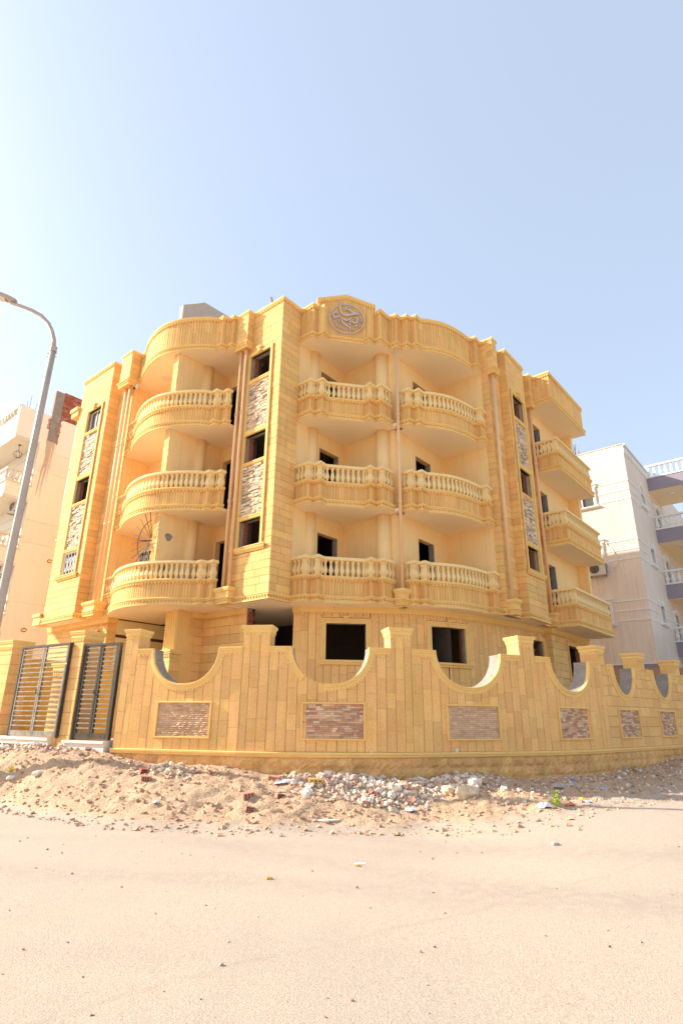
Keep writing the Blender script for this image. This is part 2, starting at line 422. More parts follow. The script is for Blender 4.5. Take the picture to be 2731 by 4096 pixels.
EDGE = [(-12, 13.6), (-6.36, 12.14), (-4.85, 11.19), (-3.61, 10.51), (-1.74, 10.03), (-.86, 10.02), (.25, 10.15), (1.37, 10.15), (2.3, 10.05), (2.87, 10.1), (3.4, 10.05), (4.43, 10.8), (5.4, 11.35), (6.5, 12.15), (9, 14.3), (12, 17), (20, 24)]
def fy(x): return lerp_tab(LINE, x)
def sst(a, b, v):
    t = max(0, min(1, (v-a)/(b-a))); return t*t*(3-2*t)
def roadz(x, y): return .29*sst(.8, 5.0, x)*sst(4.0, 10.0, y)
def gh(x, y, fine=True):
    f = fy(x); e = lerp_tab(EDGE, x)
    if y > f+.2: return .95
    n = noise.noise(Vector((x*.8, y*.8, 3)))
    rz_ = roadz(x, y)
    t = (y-e+.25*n)/(f-e)
    h = rz_
    b = lerp_tab(BASEZ, x)-rz_
    if t > -.25:
        u = max(0, min(1, (t+.2)/1.1)); h += b*(u*u*(3-2*u))**.8
        rough = min(1, max(0, (t+.1)/.3))
        h += rough*(.06*noise.fractal(Vector((x*1.3, y*1.5, 0)), 1, 2, 3))*(1 if t < .85 else max(0, 1-(t-.85)/.2*.8))
        if fine: h += rough*(.05*noise.fractal(Vector((x*6, y*7, 5)), .8, 2, 4)+.035*abs(noise.noise(Vector((x*8, y*10, 9))))+.022*noise.noise(Vector((x*17, y*19, 2))))*(.45 if t > .85 else 1)
    h += .012*noise.noise(Vector((x*.5, y*.5, 8)))+.004*noise.noise(Vector((x*3, y*3, 2)))
    return h

def ground():
    xs = []; x = -16.0
    while x < 17: xs.append(x); x += .062 if -9.5 < x < 11 else .25
    xs = [-900, -400, -150, -60, -30]+xs+[20, 30, 60, 150, 400, 900]
    ys = []; y = 2.0
    while y < 26:
        ys.append(y)
        y += .2 if y < 9.2 else (.042 if y < 13.4 else (.11 if y < 19 else .5))
    ys = [-300, -60, -15, -4, 0]+ys+[30, 45, 80, 200, 500, 1200]
    v = []; f = []
    for y in ys:
        for x in xs:
            inside = -16 <= x <= 17 and 2 <= y <= 26
            v.append((x, y, gh(x, y) if inside else (.95 if y > fy(max(-14, min(20, x)))+.2 and y < 60 else 0)))
    n = len(xs)
    for j in range(len(ys)-1):
        for i in range(n-1): f.append((j*n+i, j*n+i+1, (j+1)*n+i+1, (j+1)*n+i))
    m = bpy.data.materials.new('dusty_ground'); m.use_nodes = True; nt = m.node_tree; L = nt.links.new
    b = nt.nodes['Principled BSDF']; b.inputs['Roughness'].default_value = .95
    geo = nd(nt, 'ShaderNodeNewGeometry')
    def nz(scale, det, mp=None):
        n_ = nd(nt, 'ShaderNodeTexNoise'); n_.inputs['Scale'].default_value = scale; n_.inputs['Detail'].default_value = det
        if mp:
            k = nd(nt, 'ShaderNodeMapping'); k.inputs['Scale'].default_value = mp; k.inputs['Rotation'].default_value = (0, 0, .35); L(geo.outputs['Position'], k.inputs[0]); L(k.outputs[0], n_.inputs['Vector'])
        else: L(geo.outputs['Position'], n_.inputs['Vector'])
        return n_.outputs[0]
    def rng(o, a, b_, c, d):
        r = nd(nt, 'ShaderNodeMapRange'); r.inputs[1].default_value = a; r.inputs[2].default_value = b_; r.inputs[3].default_value = c; r.inputs[4].default_value = d; L(o, r.inputs[0]); return r.outputs[0]
    def mix(fac, a, b_, bt='MIX'):
        k = nd(nt, 'ShaderNodeMix', data_type='RGBA', blend_type=bt)
        if isinstance(fac, (int, float)): k.inputs[0].default_value = fac
        else: L(fac, k.inputs[0])
        for q, idx in ((a, 6), (b_, 7)):
            if isinstance(q, tuple): k.inputs[idx].default_value = (*q, 1)
            else: L(q, k.inputs[idx])
        return k.outputs[2]
    sepz = nd(nt, 'ShaderNodeSeparateXYZ'); L(geo.outputs['Position'], sepz.inputs[0])
    road = mix(rng(nz(.35, 5), .4, .65, 0, 1), (.51, .402, .298), (.47, .375, .292))
    road = mix(rng(nz(.5, 6, (.35, 1.6, 1)), .5, .72, 0, .55), road, (.42, .33, .26))
    road = mix(rng(nz(16, 4), .45, .75, 0, .35), road, (.37, .29, .215))
    road = mix(rng(nz(48, 5), .52, .68, 0, .55), road, (.36, .28, .215))
    road = mix(rng(nz(95, 3), .53, .64, 0, .8), road, (.31, .23, .18))
    road = mix(rng(nz(70, 2), .60, .70, 0, .5), road, (.66, .56, .48))
    # faint wheel tracks swinging round the corner and one long drag mark
    def track(cx_, cy_, rad, wd, col_, amt, prev):
        v1 = nd(nt, 'ShaderNodeVectorMath', operation='DISTANCE'); v1.inputs[1].default_value = (cx_, cy_, 0)
        flat = nd(nt, 'ShaderNodeVectorMath', operation='MULTIPLY'); flat.inputs[1].default_value = (1, 1, 0); L(geo.outputs['Position'], flat.inputs[0]); L(flat.outputs[0], v1.inputs[0])
        ad_ = nd(nt, 'ShaderNodeMath', operation='MULTIPLY_ADD'); ad_.inputs[1].default_value = .5; L(nz(.9, 4), ad_.inputs[0]); L(v1.outputs['Value'], ad_.inputs[2])
        sb = nd(nt, 'ShaderNodeMath', operation='SUBTRACT'); sb.inputs[1].default_value = rad+.25; L(ad_.outputs[0], sb.inputs[0])
        ab = nd(nt, 'ShaderNodeMath', operation='ABSOLUTE'); L(sb.outputs[0], ab.inputs[0])
        m_ = rng(ab.outputs[0], wd*.2, wd, amt, 0); k = nd(nt, 'ShaderNodeMath', operation='MULTIPLY'); L(m_, k.inputs[0]); L(rng(nz(7, 5), .35, .6, .2, 1), k.inputs[1])
        return mix(k.outputs[0], prev, col_)
    for args in ((9, 22, 15.2, .5, (.36, .285, .23), .55), (9, 22, 16.9, .45, (.36, .285, .23), .5), (-6, -22, 31.2, .4, (.38, .30, .24), .45), (-6, -22, 29.4, .5, (.37, .29, .235), .5), (22.8, -27.6, 40, .05, (.36, .285, .21), .4)):
        road = track(*args, road)
    dirt = mix(rng(nz(2.2, 6), .35, .7, 0, 1), (.60, .39, .235), (.51, .325, .195))
    dirt = mix(rng(nz(26, 5), .5, .72, 0, .6), dirt, (.42, .27, .15))
    dirt = mix(rng(nz(60, 3), .58, .7, 0, .5), dirt, (.64, .52, .40))
    att = nd(nt, 'ShaderNodeAttribute'); att.attribute_name = 'verge'
    outc = mix(att.outputs['Fac'], road, dirt)
    L(outc, b.inputs['Base Color'])
    big = nd(nt, 'ShaderNodeMath', operation='MULTIPLY'); L(nz(30, 6), big.inputs[0]); L(att.outputs['Fac'], big.inputs[1]); big2 = nd(nt, 'ShaderNodeMath', operation='MULTIPLY'); big2.inputs[1].default_value = 5; L(big.outputs[0], big2.inputs[0])
    hgt = nd(nt, 'ShaderNodeMath', operation='ADD'); L(nz(190, 5), hgt.inputs[0]); q = nd(nt, 'ShaderNodeMath', operation='MULTIPLY'); q.inputs[1].default_value = .8; L(nz(60, 5), q.inputs[0]); L(q.outputs[0], hgt.inputs[1])
    bp = nd(nt, 'ShaderNodeBump'); bp.inputs['Strength'].default_value = .9; bp.inputs['Distance'].default_value = .007; h3 = nd(nt, 'ShaderNodeMath', operation='ADD'); L(hgt.outputs[0], h3.inputs[0]); L(big2.outputs[0], h3.inputs[1]); L(h3.outputs[0], bp.inputs['Height']); L(bp.outputs[0], b.inputs['Normal'])
    me = mesh('ground', v, f, m, True)
    at_ = me.attributes.new('verge', 'FLOAT', 'POINT')
    at_.data.foreach_set('value', [0.0 if y > fy(max(-14, min(20, x)))+.3 else sst(.015, .11, z-roadz(x, y)+.03*noise.noise(Vector((x*3, y*3, 4)))) for x, y, z in v])  # unseen plot behind the wall gets the pale road colour to bounce light
    o = link('ground', me); o['kind'] = 'structure'
ground()

# ------------------------------------------------------------------ boundary wall
bw = thing('boundary_wall', 'yellow sandstone boundary wall with scooped tops, capped piers and brick panels', 'wall', (0, 12.2, .4))
F = Path(FENCE, pq=False)
ZB, ZS, ZC, ZP = .985, 2.98, 2.25, 3.42
piers = [(-4.72, -4.41), (-2.0, -1.44), (1.05, 1.49), (4.05, 4.43), (6.46, 6.78), (8.3, 8.6), (10.35, 10.65)]
cuts = [(-4.01, -2.52), (-.97, .59), (2.02, 3.53), (4.83, 6.08), (7.04, 7.98), (8.94, 9.94), (11.1, 12.1)]
piers = [(F.sx(a), F.sx(b)) for a, b in piers]; cuts = [(F.sx(a), F.sx(b)) for a, b in cuts]
def cutz(s):
    for a, b in cuts:
        if a < s < b:
            r = (b-a)/2; x = (s-(a+b)/2)/r
            return ZS-(ZS-ZC)*math.sqrt(max(0, 1-abs(x)**2.2))
    return None
def topz(s):
    for a, b in piers:
        if a <= s <= b: return ZP-.2
    z = cutz(s)
    return ZS if z is None else z
def stations(s0, s1, step=.04):
    st = set(F.sub(s0, s1))
    for a, b in cuts:
        if s0 < b and s1 > a:
            n = 28
            for i in range(n+1):
                t = a+(b-a)*(1-math.cos(math.pi*i/n))/2
                if s0 < t < s1: st.add(t)
    for a, b in cuts+piers:
        for k in (a-1e-4, a+1e-4, b-1e-4, b+1e-4):
            if s0 < k < s1: st.add(k)
    return sorted(st)
mb = MB(); TH_W = .36
st = stations(0, F.L); v = []; f = []
for u in st:
    z = min(topz(u), ZS)
    v += [F.pt(u, -.02, .1), F.pt(u, -.02, z-.005), F.pt(u, -TH_W, z-.005), F.pt(u, -TH_W, .1)]
for i in range(len(st)-1):
    for k in range(3): f.append((i*4+k, (i+1)*4+k, (i+1)*4+k+1, i*4+k+1))
f += [(0, 1, 2, 3), tuple((len(st)-1)*4+k for k in (3, 2, 1, 0))]
mb.add(v, f)
core = mb.build('masonry_core', M['cement'], bw)
# facing slabs, clipped by the scooped top
slab_reg = Reg('facing_slab', bw)
panels = [(-3.8, -2.585), (-.755, .51), (2.2, 3.43), (4.93, 5.95), (7.05, 7.97), (8.95, 9.86), (11.2, 12.0)]
panels = [(F.sx(a), F.sx(b)) for a, b in panels]
def facing(u, w, za, zb):
    zs = [k for k in stations(u, w) if u < k < w]
    pl = [u]+zs+[w]
    tops = [(k, min(zb, topz(min(max(k, u+2e-4), w-2e-4)))) for k in pl]
    if max(t for _, t in tops) <= za+.02: return
    tops = [(k, max(t, za+.004)) for k, t in tops]
    j = random.uniform(-.004, .003); d1 = j; n = len(tops)
    vv = [F.pt(u, d1, za), F.pt(w, d1, za)]+[F.pt(k, d1, t) for k, t in reversed(tops)]
    m = len(vv)
    vv += [F.pt(u, -.03, za), F.pt(w, -.03, za)]+[F.pt(k, -.03, t) for k, t in reversed(tops)]
    ff = [tuple(range(m))]+[(i, m+i, m+(i+1) % m, (i+1) % m) for i in range(m)]
    slab_reg.add(bw, (vv, ff), M['fence'])
x0 = F.sx(6.62)
n = round(x0/.2); p = x0/n
marks = sorted(set([p*i for i in range(n+1)]))
# snap slab joints to pier, cut and panel edges where they are close
key = [k for a, b in piers+panels for k in (a, b) if k < x0+.05]
marks = [min(key, key=lambda k: abs(k-m_)) if min(abs(k-m_) for k in key) < .075 else m_ for m_ in marks]
marks = sorted(set(round(m_, 4) for m_ in marks))
for a, b in zip(marks, marks[1:]):
    if b-a < .04: continue
    z = ZB; zz = [z]; z += random.uniform(.15, .6)
    while z < 3.2: zz.append(z); z += random.choice([.3, .42, .5, .58, .62])
    zz.append(ZP)
    g = .0045
    for za, zb in zip(zz, zz[1:]):
        segs = [(za, zb)]
        for pa, pb in panels:
            if a > pa-.03 and b < pb+.03:
                segs = [q for t in segs for q in ((t[0], min(t[1], 1.2)), (max(t[0], 1.90), t[1])) if q[1]-q[0] > .02]
        for q in segs: facing(a+g, b-g, q[0]+.0015, q[1]-.0015)
z = ZB; k = 0
while z < ZP-.05:
    zt = z+.245; s = x0; k += 1
    s2 = x0+random.uniform(.2, .55)
    while s < F.L-1:
        segs = [(s, min(s2, F.L), z, zt)]
        for pa, pb in panels: segs = subtract(segs, (pa, pb, 1.2, 1.9))
        for q in segs:
            # break at piers/cuts so the tops stay crisp
            ks = [q[0]]+[e for a, b in piers+cuts for e in (a, b) if q[0]+.02 < e < q[1]-.02 and z > 2.2]+[q[1]]
            ks.sort()
            for a, b in zip(ks, ks[1:]): facing(a+.004, b-.004, q[2]+.004, q[3]-.004)
        s = s2; s2 = s+random.uniform(.4, .8)
    z = zt
slab_reg.flush()
# base moulding, plinth
mb = MB()
sweep(mb, F, [(-.02, ZB-.1), (.035, ZB-.1), (.045, ZB-.085), (.045, ZB-.06), (.06, ZB-.05), (.06, ZB-.02), (.05, ZB-.008), (-.02, ZB-.002)])
mb.build('base_moulding', M['trim'], bw)
rk = Reg('rock_face_block', bw)
z = ZB-.1; row = 0
while z > .15:
    h = .2; s = random.uniform(-.2, 0); row += 1
    while s < F.L-2:
        L = random.uniform(.24, .34); a, b = max(s, .005), s+L
        if b-a > .06: rk.add(bw, rough_vf(F, a+.005, b-.005, z-h+.005, z-.005, .0, .025, .032, 4, 3), M['rock'])
        s += L
    z -= h
mb = MB(); sweep(mb, F, [(-.05, .1), (.004, .1), (.004, ZB-.1), (-.05, ZB-.1)]); mb.build('plinth_backing', M['rock'], bw)
rk.flush()
# shoulder copings, scoop copings and their dentils
def coping_flat(a, b):
    m_ = MB()
    sweep(m_, F, [(-.03, ZS-.115), (.012, ZS-.115), (.016, ZS-.075), (.034, ZS-.06), (.036, ZS-.03), (.05, ZS-.02), (.05, ZS+.008), (-.03, ZS+.008)], a, b)
    teeth(m_, F, ZS-.15, ZS-.115, -.01, .012, .05, .045, a+.01, b-.01)
    m_.build('coping', M['trim'], bw)
ed = sorted([k for a, b in piers+cuts for k in (a, b)])
for (a, b) in cuts:
    prev = max([e for _, e in piers if e < a], default=None); nxt = min([e for e, _ in piers if e > b], default=F.L-3)
    for q in ((prev, a-.0), (b, nxt)):
        if q[0] is not None and q[1]-q[0] > .05: coping_flat(*q)
def scoop(a, b, skip=None):
    r = (b-a)/2; N = 40; pts = []
    for i in range(N+1):
        th = math.pi*i/N; u = a+r-r*math.cos(th)
        x = (u-(a+r))/r
        pts.append(Vector((u, ZS-(ZS-ZC)*math.sqrt(max(0, 1-abs(x)**2.2)))))
    nor = []
    for i in range(N+1):
        t = (pts[min(i+1, N)]-pts[max(i-1, 0)]).normalized(); nor.append(Vector((t.y, -t.x)))
    nor[0] = Vector((-1, 0)); nor[-1] = Vector((1, 0))
    prof = [(.0, -.03), (-.006, .03), (.0, .05), (.025, .05), (.035, .036), (.06, .034), (.075, .016), (.112, .012), (.112, -.03)]
    m_ = MB(); run = []
    def emit(run):
        if len(run) < 2: return
        vv = []; ff = []; k = len(prof)
        for i in run:
            for o, d in prof:
                q = pts[i]+nor[i]*o; vv.append(F.pt(q.x, d, q.y))
        for i in range(len(run)-1):
            for j in range(k): ff.append((i*k+j, i*k+(j+1) % k, (i+1)*k+(j+1) % k, (i+1)*k+j))
        ff += [tuple(range(k)), tuple(range(len(run)*k-1, (len(run)-1)*k-1, -1))]
        m_.add(vv, ff)
    for i in range(N+1):
        if skip and skip[0] < i < skip[1]:
            if run: emit(run+[i]) if False else emit(run); run = []
            continue
        run.append(i)
    emit(run)
    # dentils along the curve
    tot = 0
    for i in range(N):
        if skip and skip[0] <= i < skip[1]: continue
        L = (pts[i+1]-pts[i]).length; tot += L
        mid = (pts[i]+pts[i+1])/2; nn = ((nor[i]+nor[i+1])/2).normalized(); tt = Vector((-nn.y, nn.x))
        w = .026
        q = [mid+nn*.112-tt*w, mid+nn*.112+tt*w, mid+nn*.148+tt*w, mid+nn*.148-tt*w]
        m_.add([F.pt(k.x, .012, k.y) for k in q]+[F.pt(k.x, -.012, k.y) for k in q], [(0, 1, 2, 3), (0, 4, 5, 1), (1, 5, 6, 2), (2, 6, 7, 3), (3, 7, 4, 0)])
    m_.build('scooped_coping', M['trim'], bw)
for i, (a, b) in enumerate(cuts): scoop(a, b, (11, 18) if i == 1 else None)
# pier caps
for a, b in piers:
    mb = MB(); c = (a+b)/2
    e0, e1 = a-.0, b+.0
    prof = [(0, ZP-.21), (.0, ZP-.155), (.018, ZP-.15), (.02, ZP-.09), (.04, ZP-.06), (.05, ZP-.03), (.05, ZP)]
    v = []; 
    for o, z in prof:
        v += [F.pt(e0-o, o, z), F.pt(e1+o, o, z), F.pt(e1+o, -.42-o, z), F.pt(e0-o, -.42-o, z)]
    f = []
    for i in range(len(prof)-1):
        for k in range(4): f.append((i*4+k, i*4+(k+1) % 4, (i+1)*4+(k+1) % 4, (i+1)*4+k))
    f += [(3, 2, 1, 0), tuple(range(len(v)-4, len(v)))]
    mb.add(v, f)
    teeth(mb, F, ZP-.19, ZP-.152, -.01, .018, .045, .04, e0, e1)
    # side teeth
    for side, sg in ((e0, -1), (e1, 1)):
        for i in range(4):
            t = -.03-.1*i
            q = [F.pt(side, t, 0), F.pt(side, t-.05, 0), F.pt(side+sg*.016, t-.05, 0), F.pt(side+sg*.016, t, 0)]
            mb.hexa([(k[0], k[1], ZP-.19) for k in q], [(k[0], k[1], ZP-.152) for k in q])
    mb.build('pier_cap', M['trim'], bw)
    # pier shaft behind the facing, faced on its free sides
    mb = MB(); pbox(mb, F, a+.003, b-.003, ZS-.35, ZP-.2, -.42, -.022)
    sh = mb.build('pier_shaft', M['fence'], bw)
# brick panels
br = Reg('brick', bw)
for i, (a, b) in enumerate(panels):
    mb = MB(); z0, z1 = 1.195, 1.905; w = .035
    for (u0, u1, y0, y1) in ((a-.0, b+.0, z0, z0+w), (a-.0, b+.0, z1-w, z1), (a-.0, a+w, z0+w, z1-w), (b-w, b+.0, z0+w, z1-w)):
        sweep(mb, F, [(-.03, y0), (.026, y0), (.034, y0+.008), (.034, y1-.008), (.026, y1), (-.03, y1)], u0, u1)
    fr = mb.build('panel_frame', M['trim'], bw)
    mb = MB(); sweep(mb, F, [(-.06, z0+w), (-.019, z0+w), (-.019, z1-w), (-.06, z1-w)], a+w, b-w); mb.build('panel_back', M['mortar'], fr)
    rows = 16; hh = (z1-z0-2*w)/rows
    for r_ in range(rows):
        s = a+w-random.uniform(0, .12); zz = z0+w+hh*r_
        while s < b-w-.02:
            L = random.choice([.085, .125, .165, .165, .18]); u0, u1 = max(s, a+w+.001), min(s+L, b-w-.001)
            if u1-u0 > .02:
                if i == 0 and (u0 > a+.2 and r_ < 15): vf = rough_vf(F, u0+.001, u1-.001, zz+.001, zz+hh-.001, -.012, .008, .022, 3, 2)
                else: vf = piece_vf(F, u0+.0015, u1-.0015, zz+.0015, zz+hh-.0015, -.022, -.004+random.uniform(-.006, .005), .003)
                br.add(fr, vf, M['brickpale'] if i in (0, 2) else M['brick'])
            s += L
br.flush()

# ------------------------------------------------------------------ main building
Z = [4.76, 7.76, 10.76, 13.76]; ZT = 15.14
bd = thing('apartment_building', 'unfinished yellow sandstone apartment block with curved balconies and dark empty windows', 'building', (*W(14, -12), .9))
stone = Reg('stone_block', bd); strip = Reg('cladding_strip', bd); ledge = Reg('ledge_stone', bd)
def part(name, mb, mat, parent=None, **k): return mb.build(name, mat, parent or bd, **k)
def parapet_walk(pts, sm=None):
    """outline with some stretches smoothed: sm = list of (i0, i1) index ranges to spline"""
    out = []; i = 0; sm = sm or []
    while i < len(pts):
        r = next((k for k in sm if k[0] == i), None)
        if r:
            out += smooth_pts(pts[r[0]:r[1]+1])[:-1]; i = r[1]
            sm = [k for k in sm if k != r]
        else: out.append(pts[i]); i += 1
    return out
LB = parapet_walk([(9.92, -18.95), (9.9, -18.5), (9.8, -18.25), (9.62, -17.85), (9.46, -17.35), (9.38, -16.85), (9.37, -16.4), (9.44, -16.02), (9.59, -15.64), (9.79, -15.27), (10.02, -14.93), (10.24, -14.68), (10.42, -14.56),
     (10.41, -14.31), (10.64, -14.26), (10.63, -14.0), (10.84, -13.97)], [(1, 12)])
C1 = [(11.93, -12.08), (11.93, -11.36), (12.15, -11.34), (12.14, -11.04), (12.46, -11.09), (13.41, -10.31), (13.33, -10.02), (13.64, -10.04), (13.63, -9.77), (14.25, -9.77)]
C2a = [(14.42, -9.6), (14.43, -9.22), (14.67, -9.2), (14.65, -8.97), (14.97, -8.97), (15.3, -8.69), (15.78, -8.42), (16.45, -8.24), (17.1, -8.16), (17.09, -7.93), (17.57, -7.97)]
C2 = parapet_walk(C2a, [(4, 8)])
CR = [(11.93, -12.08), (11.93, -11.36), (12.15, -11.34), (12.14, -11.04), (12.46, -11.09), (13.41, -10.31), (13.33, -10.02), (13.64, -10.04), (13.63, -9.77), (14.17, -9.77), (14.18, -9.49), (14.45, -9.48)]+C2[1:]
EB = [(21.08, -7.62), (21.07, -6.71), (25.03, -6.69), (25.03, -7.7)]
OFF = -.045
pLB, pC1, pC2, pCR, pEB = [Path(k, off=OFF) for k in (LB, C1, C2, CR, EB)]

# balusters: one mesh per size
def baluster_mesh(name, w, H=.475):
    pr = [(.62, 0), (.62, .07), (.42, .10), (.55, .13), (.60, .16), (.78, .22), (.98, .30), (1, .35), (.92, .42), (.66, .58), (.50, .72), (.45, .78), (.62, .82), (.48, .86), (.80, .93), (.80, 1)]
    mb_ = MB(); mb_.lathe([(w*.5*r*1.414, z*H) for r, z in pr], n=4, rot=math.pi/4)
    return mesh(name, mb_.v, mb_.f, M['balu'])
BM = baluster_mesh('baluster', .125); BMc = baluster_mesh('corner_baluster', .18); BMs = baluster_mesh('baluster_small', .11)
nbal = [0]
def balustrade(bal, path, zi, pitch=.165, ends=True):
    """solid apron with mouldings, cladding strips, balusters and rail on one balcony part"""
    mb = MB()
    sweep(mb, path, [(-.13, zi+.005), (-.02, zi+.005), (-.02, zi+.74), (-.13, zi+.74)])
    part('apron', mb, M['trim'], bal)
    mb = MB()
    sweep(mb, path, [(-.02, zi-.0), (.05, zi-.0), (.05, zi+.045), (.0, zi+.045), (.0, zi+.115), (.055, zi+.122), (.05, zi+.15), (.075, zi+.165), (.08, zi+.2), (.03, zi+.225), (-.02, zi+.225)])
    teeth(mb, path, zi+.045, zi+.118, -.002, .048, .058, .055)
    part('lower_moulding', mb, M['trim'], bal)
    mb = MB()
    sweep(mb, path, [(-.16, zi+.70), (.03, zi+.70), (.03, zi+.72), (.06, zi+.735), (.065, zi+.775), (.04, zi+.80), (-.16, zi+.80)])
    teeth(mb, path, zi+.645, zi+.70, -.005, .04, .058, .055)
    part('upper_moulding', mb, M['trim'], bal)
    mb = MB()
    sweep(mb, path, [(-.15, zi+1.275), (.045, zi+1.275), (.06, zi+1.29), (.06, zi+1.325), (.045, zi+1.34), (.045, zi+1.375), (-.15, zi+1.375)])
    part('handrail', mb, M['balu'], bal)
    slabs(strip, bal, path, zi+.225, zi+.70, M['stone'], w=.088, g=.015, split=False, d0=-.02, d1=.0, jit=.003)
    cs = [0]+path.C+[path.L]
    for i, (a, b) in enumerate(zip(cs, cs[1:])):
        L = b-a; n = max(1, round(L/pitch)); p_ = L/n
        for k in range(n):
            u = a+p_*(k+.5)
            if L < .34 and n <= 2: u = a+L*(k+.5)/n
            q = path.at(u, -.05); nbal[0] += 1
            link('baluster', BMs if L < .34 else BM, bal, (q.x, q.y, zi+.8), path.rot(u))
    for k in path.C:
        conv = path.at(k, 1)-path.at(k, 0)
        # only outer corners carry the stout baluster
        i = path.S.index(k)
        cr = path.N[i-1].x*path.N[i].y-path.N[i-1].y*path.N[i].x
        if cr > 0:
            q = path.at(k, -.075); link('corner_baluster', BMc, bal, (q.x, q.y, zi+.8), math.atan2(path.N[i].y, path.N[i].x))
def slab(poly, z0, z1): 
    m_ = MB(); m_.prism([W(*a) for a in poly], z0, z1); return m_
inner = lambda path, d: [tuple((path.P[i]+path.M[i]*d)) for i in range(len(path.P))]
def floor_part(parent, path, back, zi, name='slab'):
    m_ = MB(); m_.prism(inner(path, .012)+[W(*b) for b in back], zi-.012, zi+.1); part(name, m_, M['soffit'], parent)
balcs = []
for fl in range(3):
    zi = Z[fl]
    specs = [(pLB, [(12.1, -13.97), (12.1, -19.2)]), (pC1, [(14.25, -9.6), (14.6, -9.6), (14.6, -12.2), (11.93, -12.2)]), (pC2, [(17.8, -7.97), (17.8, -10.0), (14.42, -10.0)]), (pEB, [(21.08, -7.9)][:1]+[])]
    for k, (pa, back) in enumerate(specs):
        b = bpy.data.objects.new('balcony', None); col.objects.link(b); b.parent = bd
        o = pa.at(pa.L/2); b.location = Vector((o.x, o.y, zi))-ORG[bd]; ORG[b] = Vector((o.x, o.y, zi)); b.empty_display_size = .2
        if k == 3: back = [(25.03, -7.95), (21.08, -7.95)]
        floor_part(b, pa, back, zi)
        balustrade(b, pa, zi, pitch=.165 if k < 3 else .17)
        balcs.append(b)

# ---- roof: slabs and parapets
def roof_parapet(path, back, gable=None):
    b = bpy.data.objects.new('roof_parapet', None); col.objects.link(b); b.parent = bd
    o = path.at(path.L/2); b.location = Vector((o.x, o.y, Z[3]))-ORG[bd]; ORG[b] = Vector((o.x, o.y, Z[3])); b.empty_display_size = .2
    zi = Z[3]
    floor_part(b, path, back, zi, 'roof_slab')
    mb = MB(); sweep(mb, path, [(-.16, zi+.01), (-.02, zi+.01), (-.02, ZT-.02), (-.16, ZT-.02)]); part('parapet_wall', mb, M['trim'], b)
    mb = MB()
    sweep(mb, path, [(-.02, zi-.0), (.05, zi-.0), (.05, zi+.045), (.0, zi+.045), (.0, zi+.115), (.055, zi+.122), (.05, zi+.15), (.075, zi+.165), (.08, zi+.2), (.03, zi+.225), (-.02, zi+.225)])
    teeth(mb, path, zi+.045, zi+.118, -.002, .048, .058, .055)
    part('lower_moulding', mb, M['trim'], b)
    gs = gable
    rng_ = [(0, path.L)] if not gs else [(0, gs[0]), (gs[1], path.L)]
    mb = MB()
    for a, c in rng_:
        sweep(mb, path, [(-.18, ZT-.13), (.03, ZT-.13), (.035, ZT-.10), (.055, ZT-.085), (.06, ZT-.04), (.045, ZT-.03), (.045, ZT), (-.18, ZT)], a, c)
        teeth(mb, path, ZT-.19, ZT-.13, -.005, .042, .058, .055, a, c)
    part('coping', mb, M['trim'], b)
    for a, c in rng_:
        slabs(strip, b, path, zi+.225, ZT-.13, M['stone'], w=.1, g=.015, split=True, zl=(.5, 1.1), s0=a, s1=c, d0=-.02, d1=.0, jit=.003)
    return b
LBr = [(9.9, -18.98)]+LB[1:-1]+[(10.84, -13.97)]
pLBr = Path(LBr, off=OFF)
roof_parapet(pLBr, [(12.1, -13.97), (12.1, -19.1), (9.95, -19.1)])
g0, g1 = pCR.S[2], pCR.S[7]
cr = roof_parapet(pCR, [(17.8, -7.97), (17.8, -10.0), (14.6, -10.0), (14.6, -12.2), (11.93, -12.2)], gable=(g0, g1))
roof_parapet(pEB, [(25.03, -7.95), (21.08, -7.95)])
# gable with its sloping top
GA_, GB_ = Vector(W(12.16, -11.34)), Vector(W(13.64, -10.05))
pG = Path([tuple(GA_), tuple(GB_)], pq=False)
def gz(s): return 15.43+(15.70-15.43)*s/.98 if s < .98 else 15.70-(15.70-15.41)*(s-.98)/(pG.L-.98)
mb = MB()
v = []; 
for s in (0.0, .98, pG.L): v += [pG.pt(s, -.02, Z[3]+.2), pG.pt(s, -.02, gz(s)-.02), pG.pt(s, -.3, gz(s)-.02), pG.pt(s, -.3, Z[3]+.2)]
f = []
for i in range(2):
    for k in range(4): f.append((i*4+k, (i+1)*4+k, (i+1)*4+(k+1) % 4, i*4+(k+1) % 4))
f += [(0, 1, 2, 3), (11, 10, 9, 8)]
mb.add(v, f); part('gable_wall', mb, M['trim'], cr)
n = 20
for i in range(n):
    a, b = pG.L*i/n+.007, pG.L*(i+1)/n-.007; m_ = (a+b)/2
    za, zb = gz(a)-.14, gz(b)-.14
    cutp = random.uniform(14.5, 15.1); zc0 = Z[3]+.215
    v = [pG.pt(a, .0, zc0), pG.pt(b, .0, zc0), pG.pt(b, .0, zb), pG.pt(a, .0, za), pG.pt(a, -.03, zc0), pG.pt(b, -.03, zc0), pG.pt(b, -.03, zb), pG.pt(a, -.03, za)]
    strip.add(cr, (v, [(0, 1, 2, 3), (4, 0, 3, 7), (1, 5, 6, 2), (3, 2, 6, 7), (0, 4, 5, 1)]), M['stone'])
mb = MB(); prof = [(-.32, -.13), (.03, -.13), (.035, -.10), (.06, -.085), (.065, -.04), (.05, -.03), (.05, 0), (-.32, 0)]; v = []; sts = [-.05, .98, pG.L+.05]
for s in sts:
    for d, dz in prof: v.append(pG.pt(s, d, gz(s)+dz))
f = []; n_ = len(prof)
for i in range(2):
    for k in range(n_): f.append((i*n_+k, (i+1)*n_+k, (i+1)*n_+(k+1) % n_, i*n_+(k+1) % n_))
f += [tuple(range(n_)), tuple(range(3*n_-1, 2*n_-1, -1))]
mb.add(v, f)
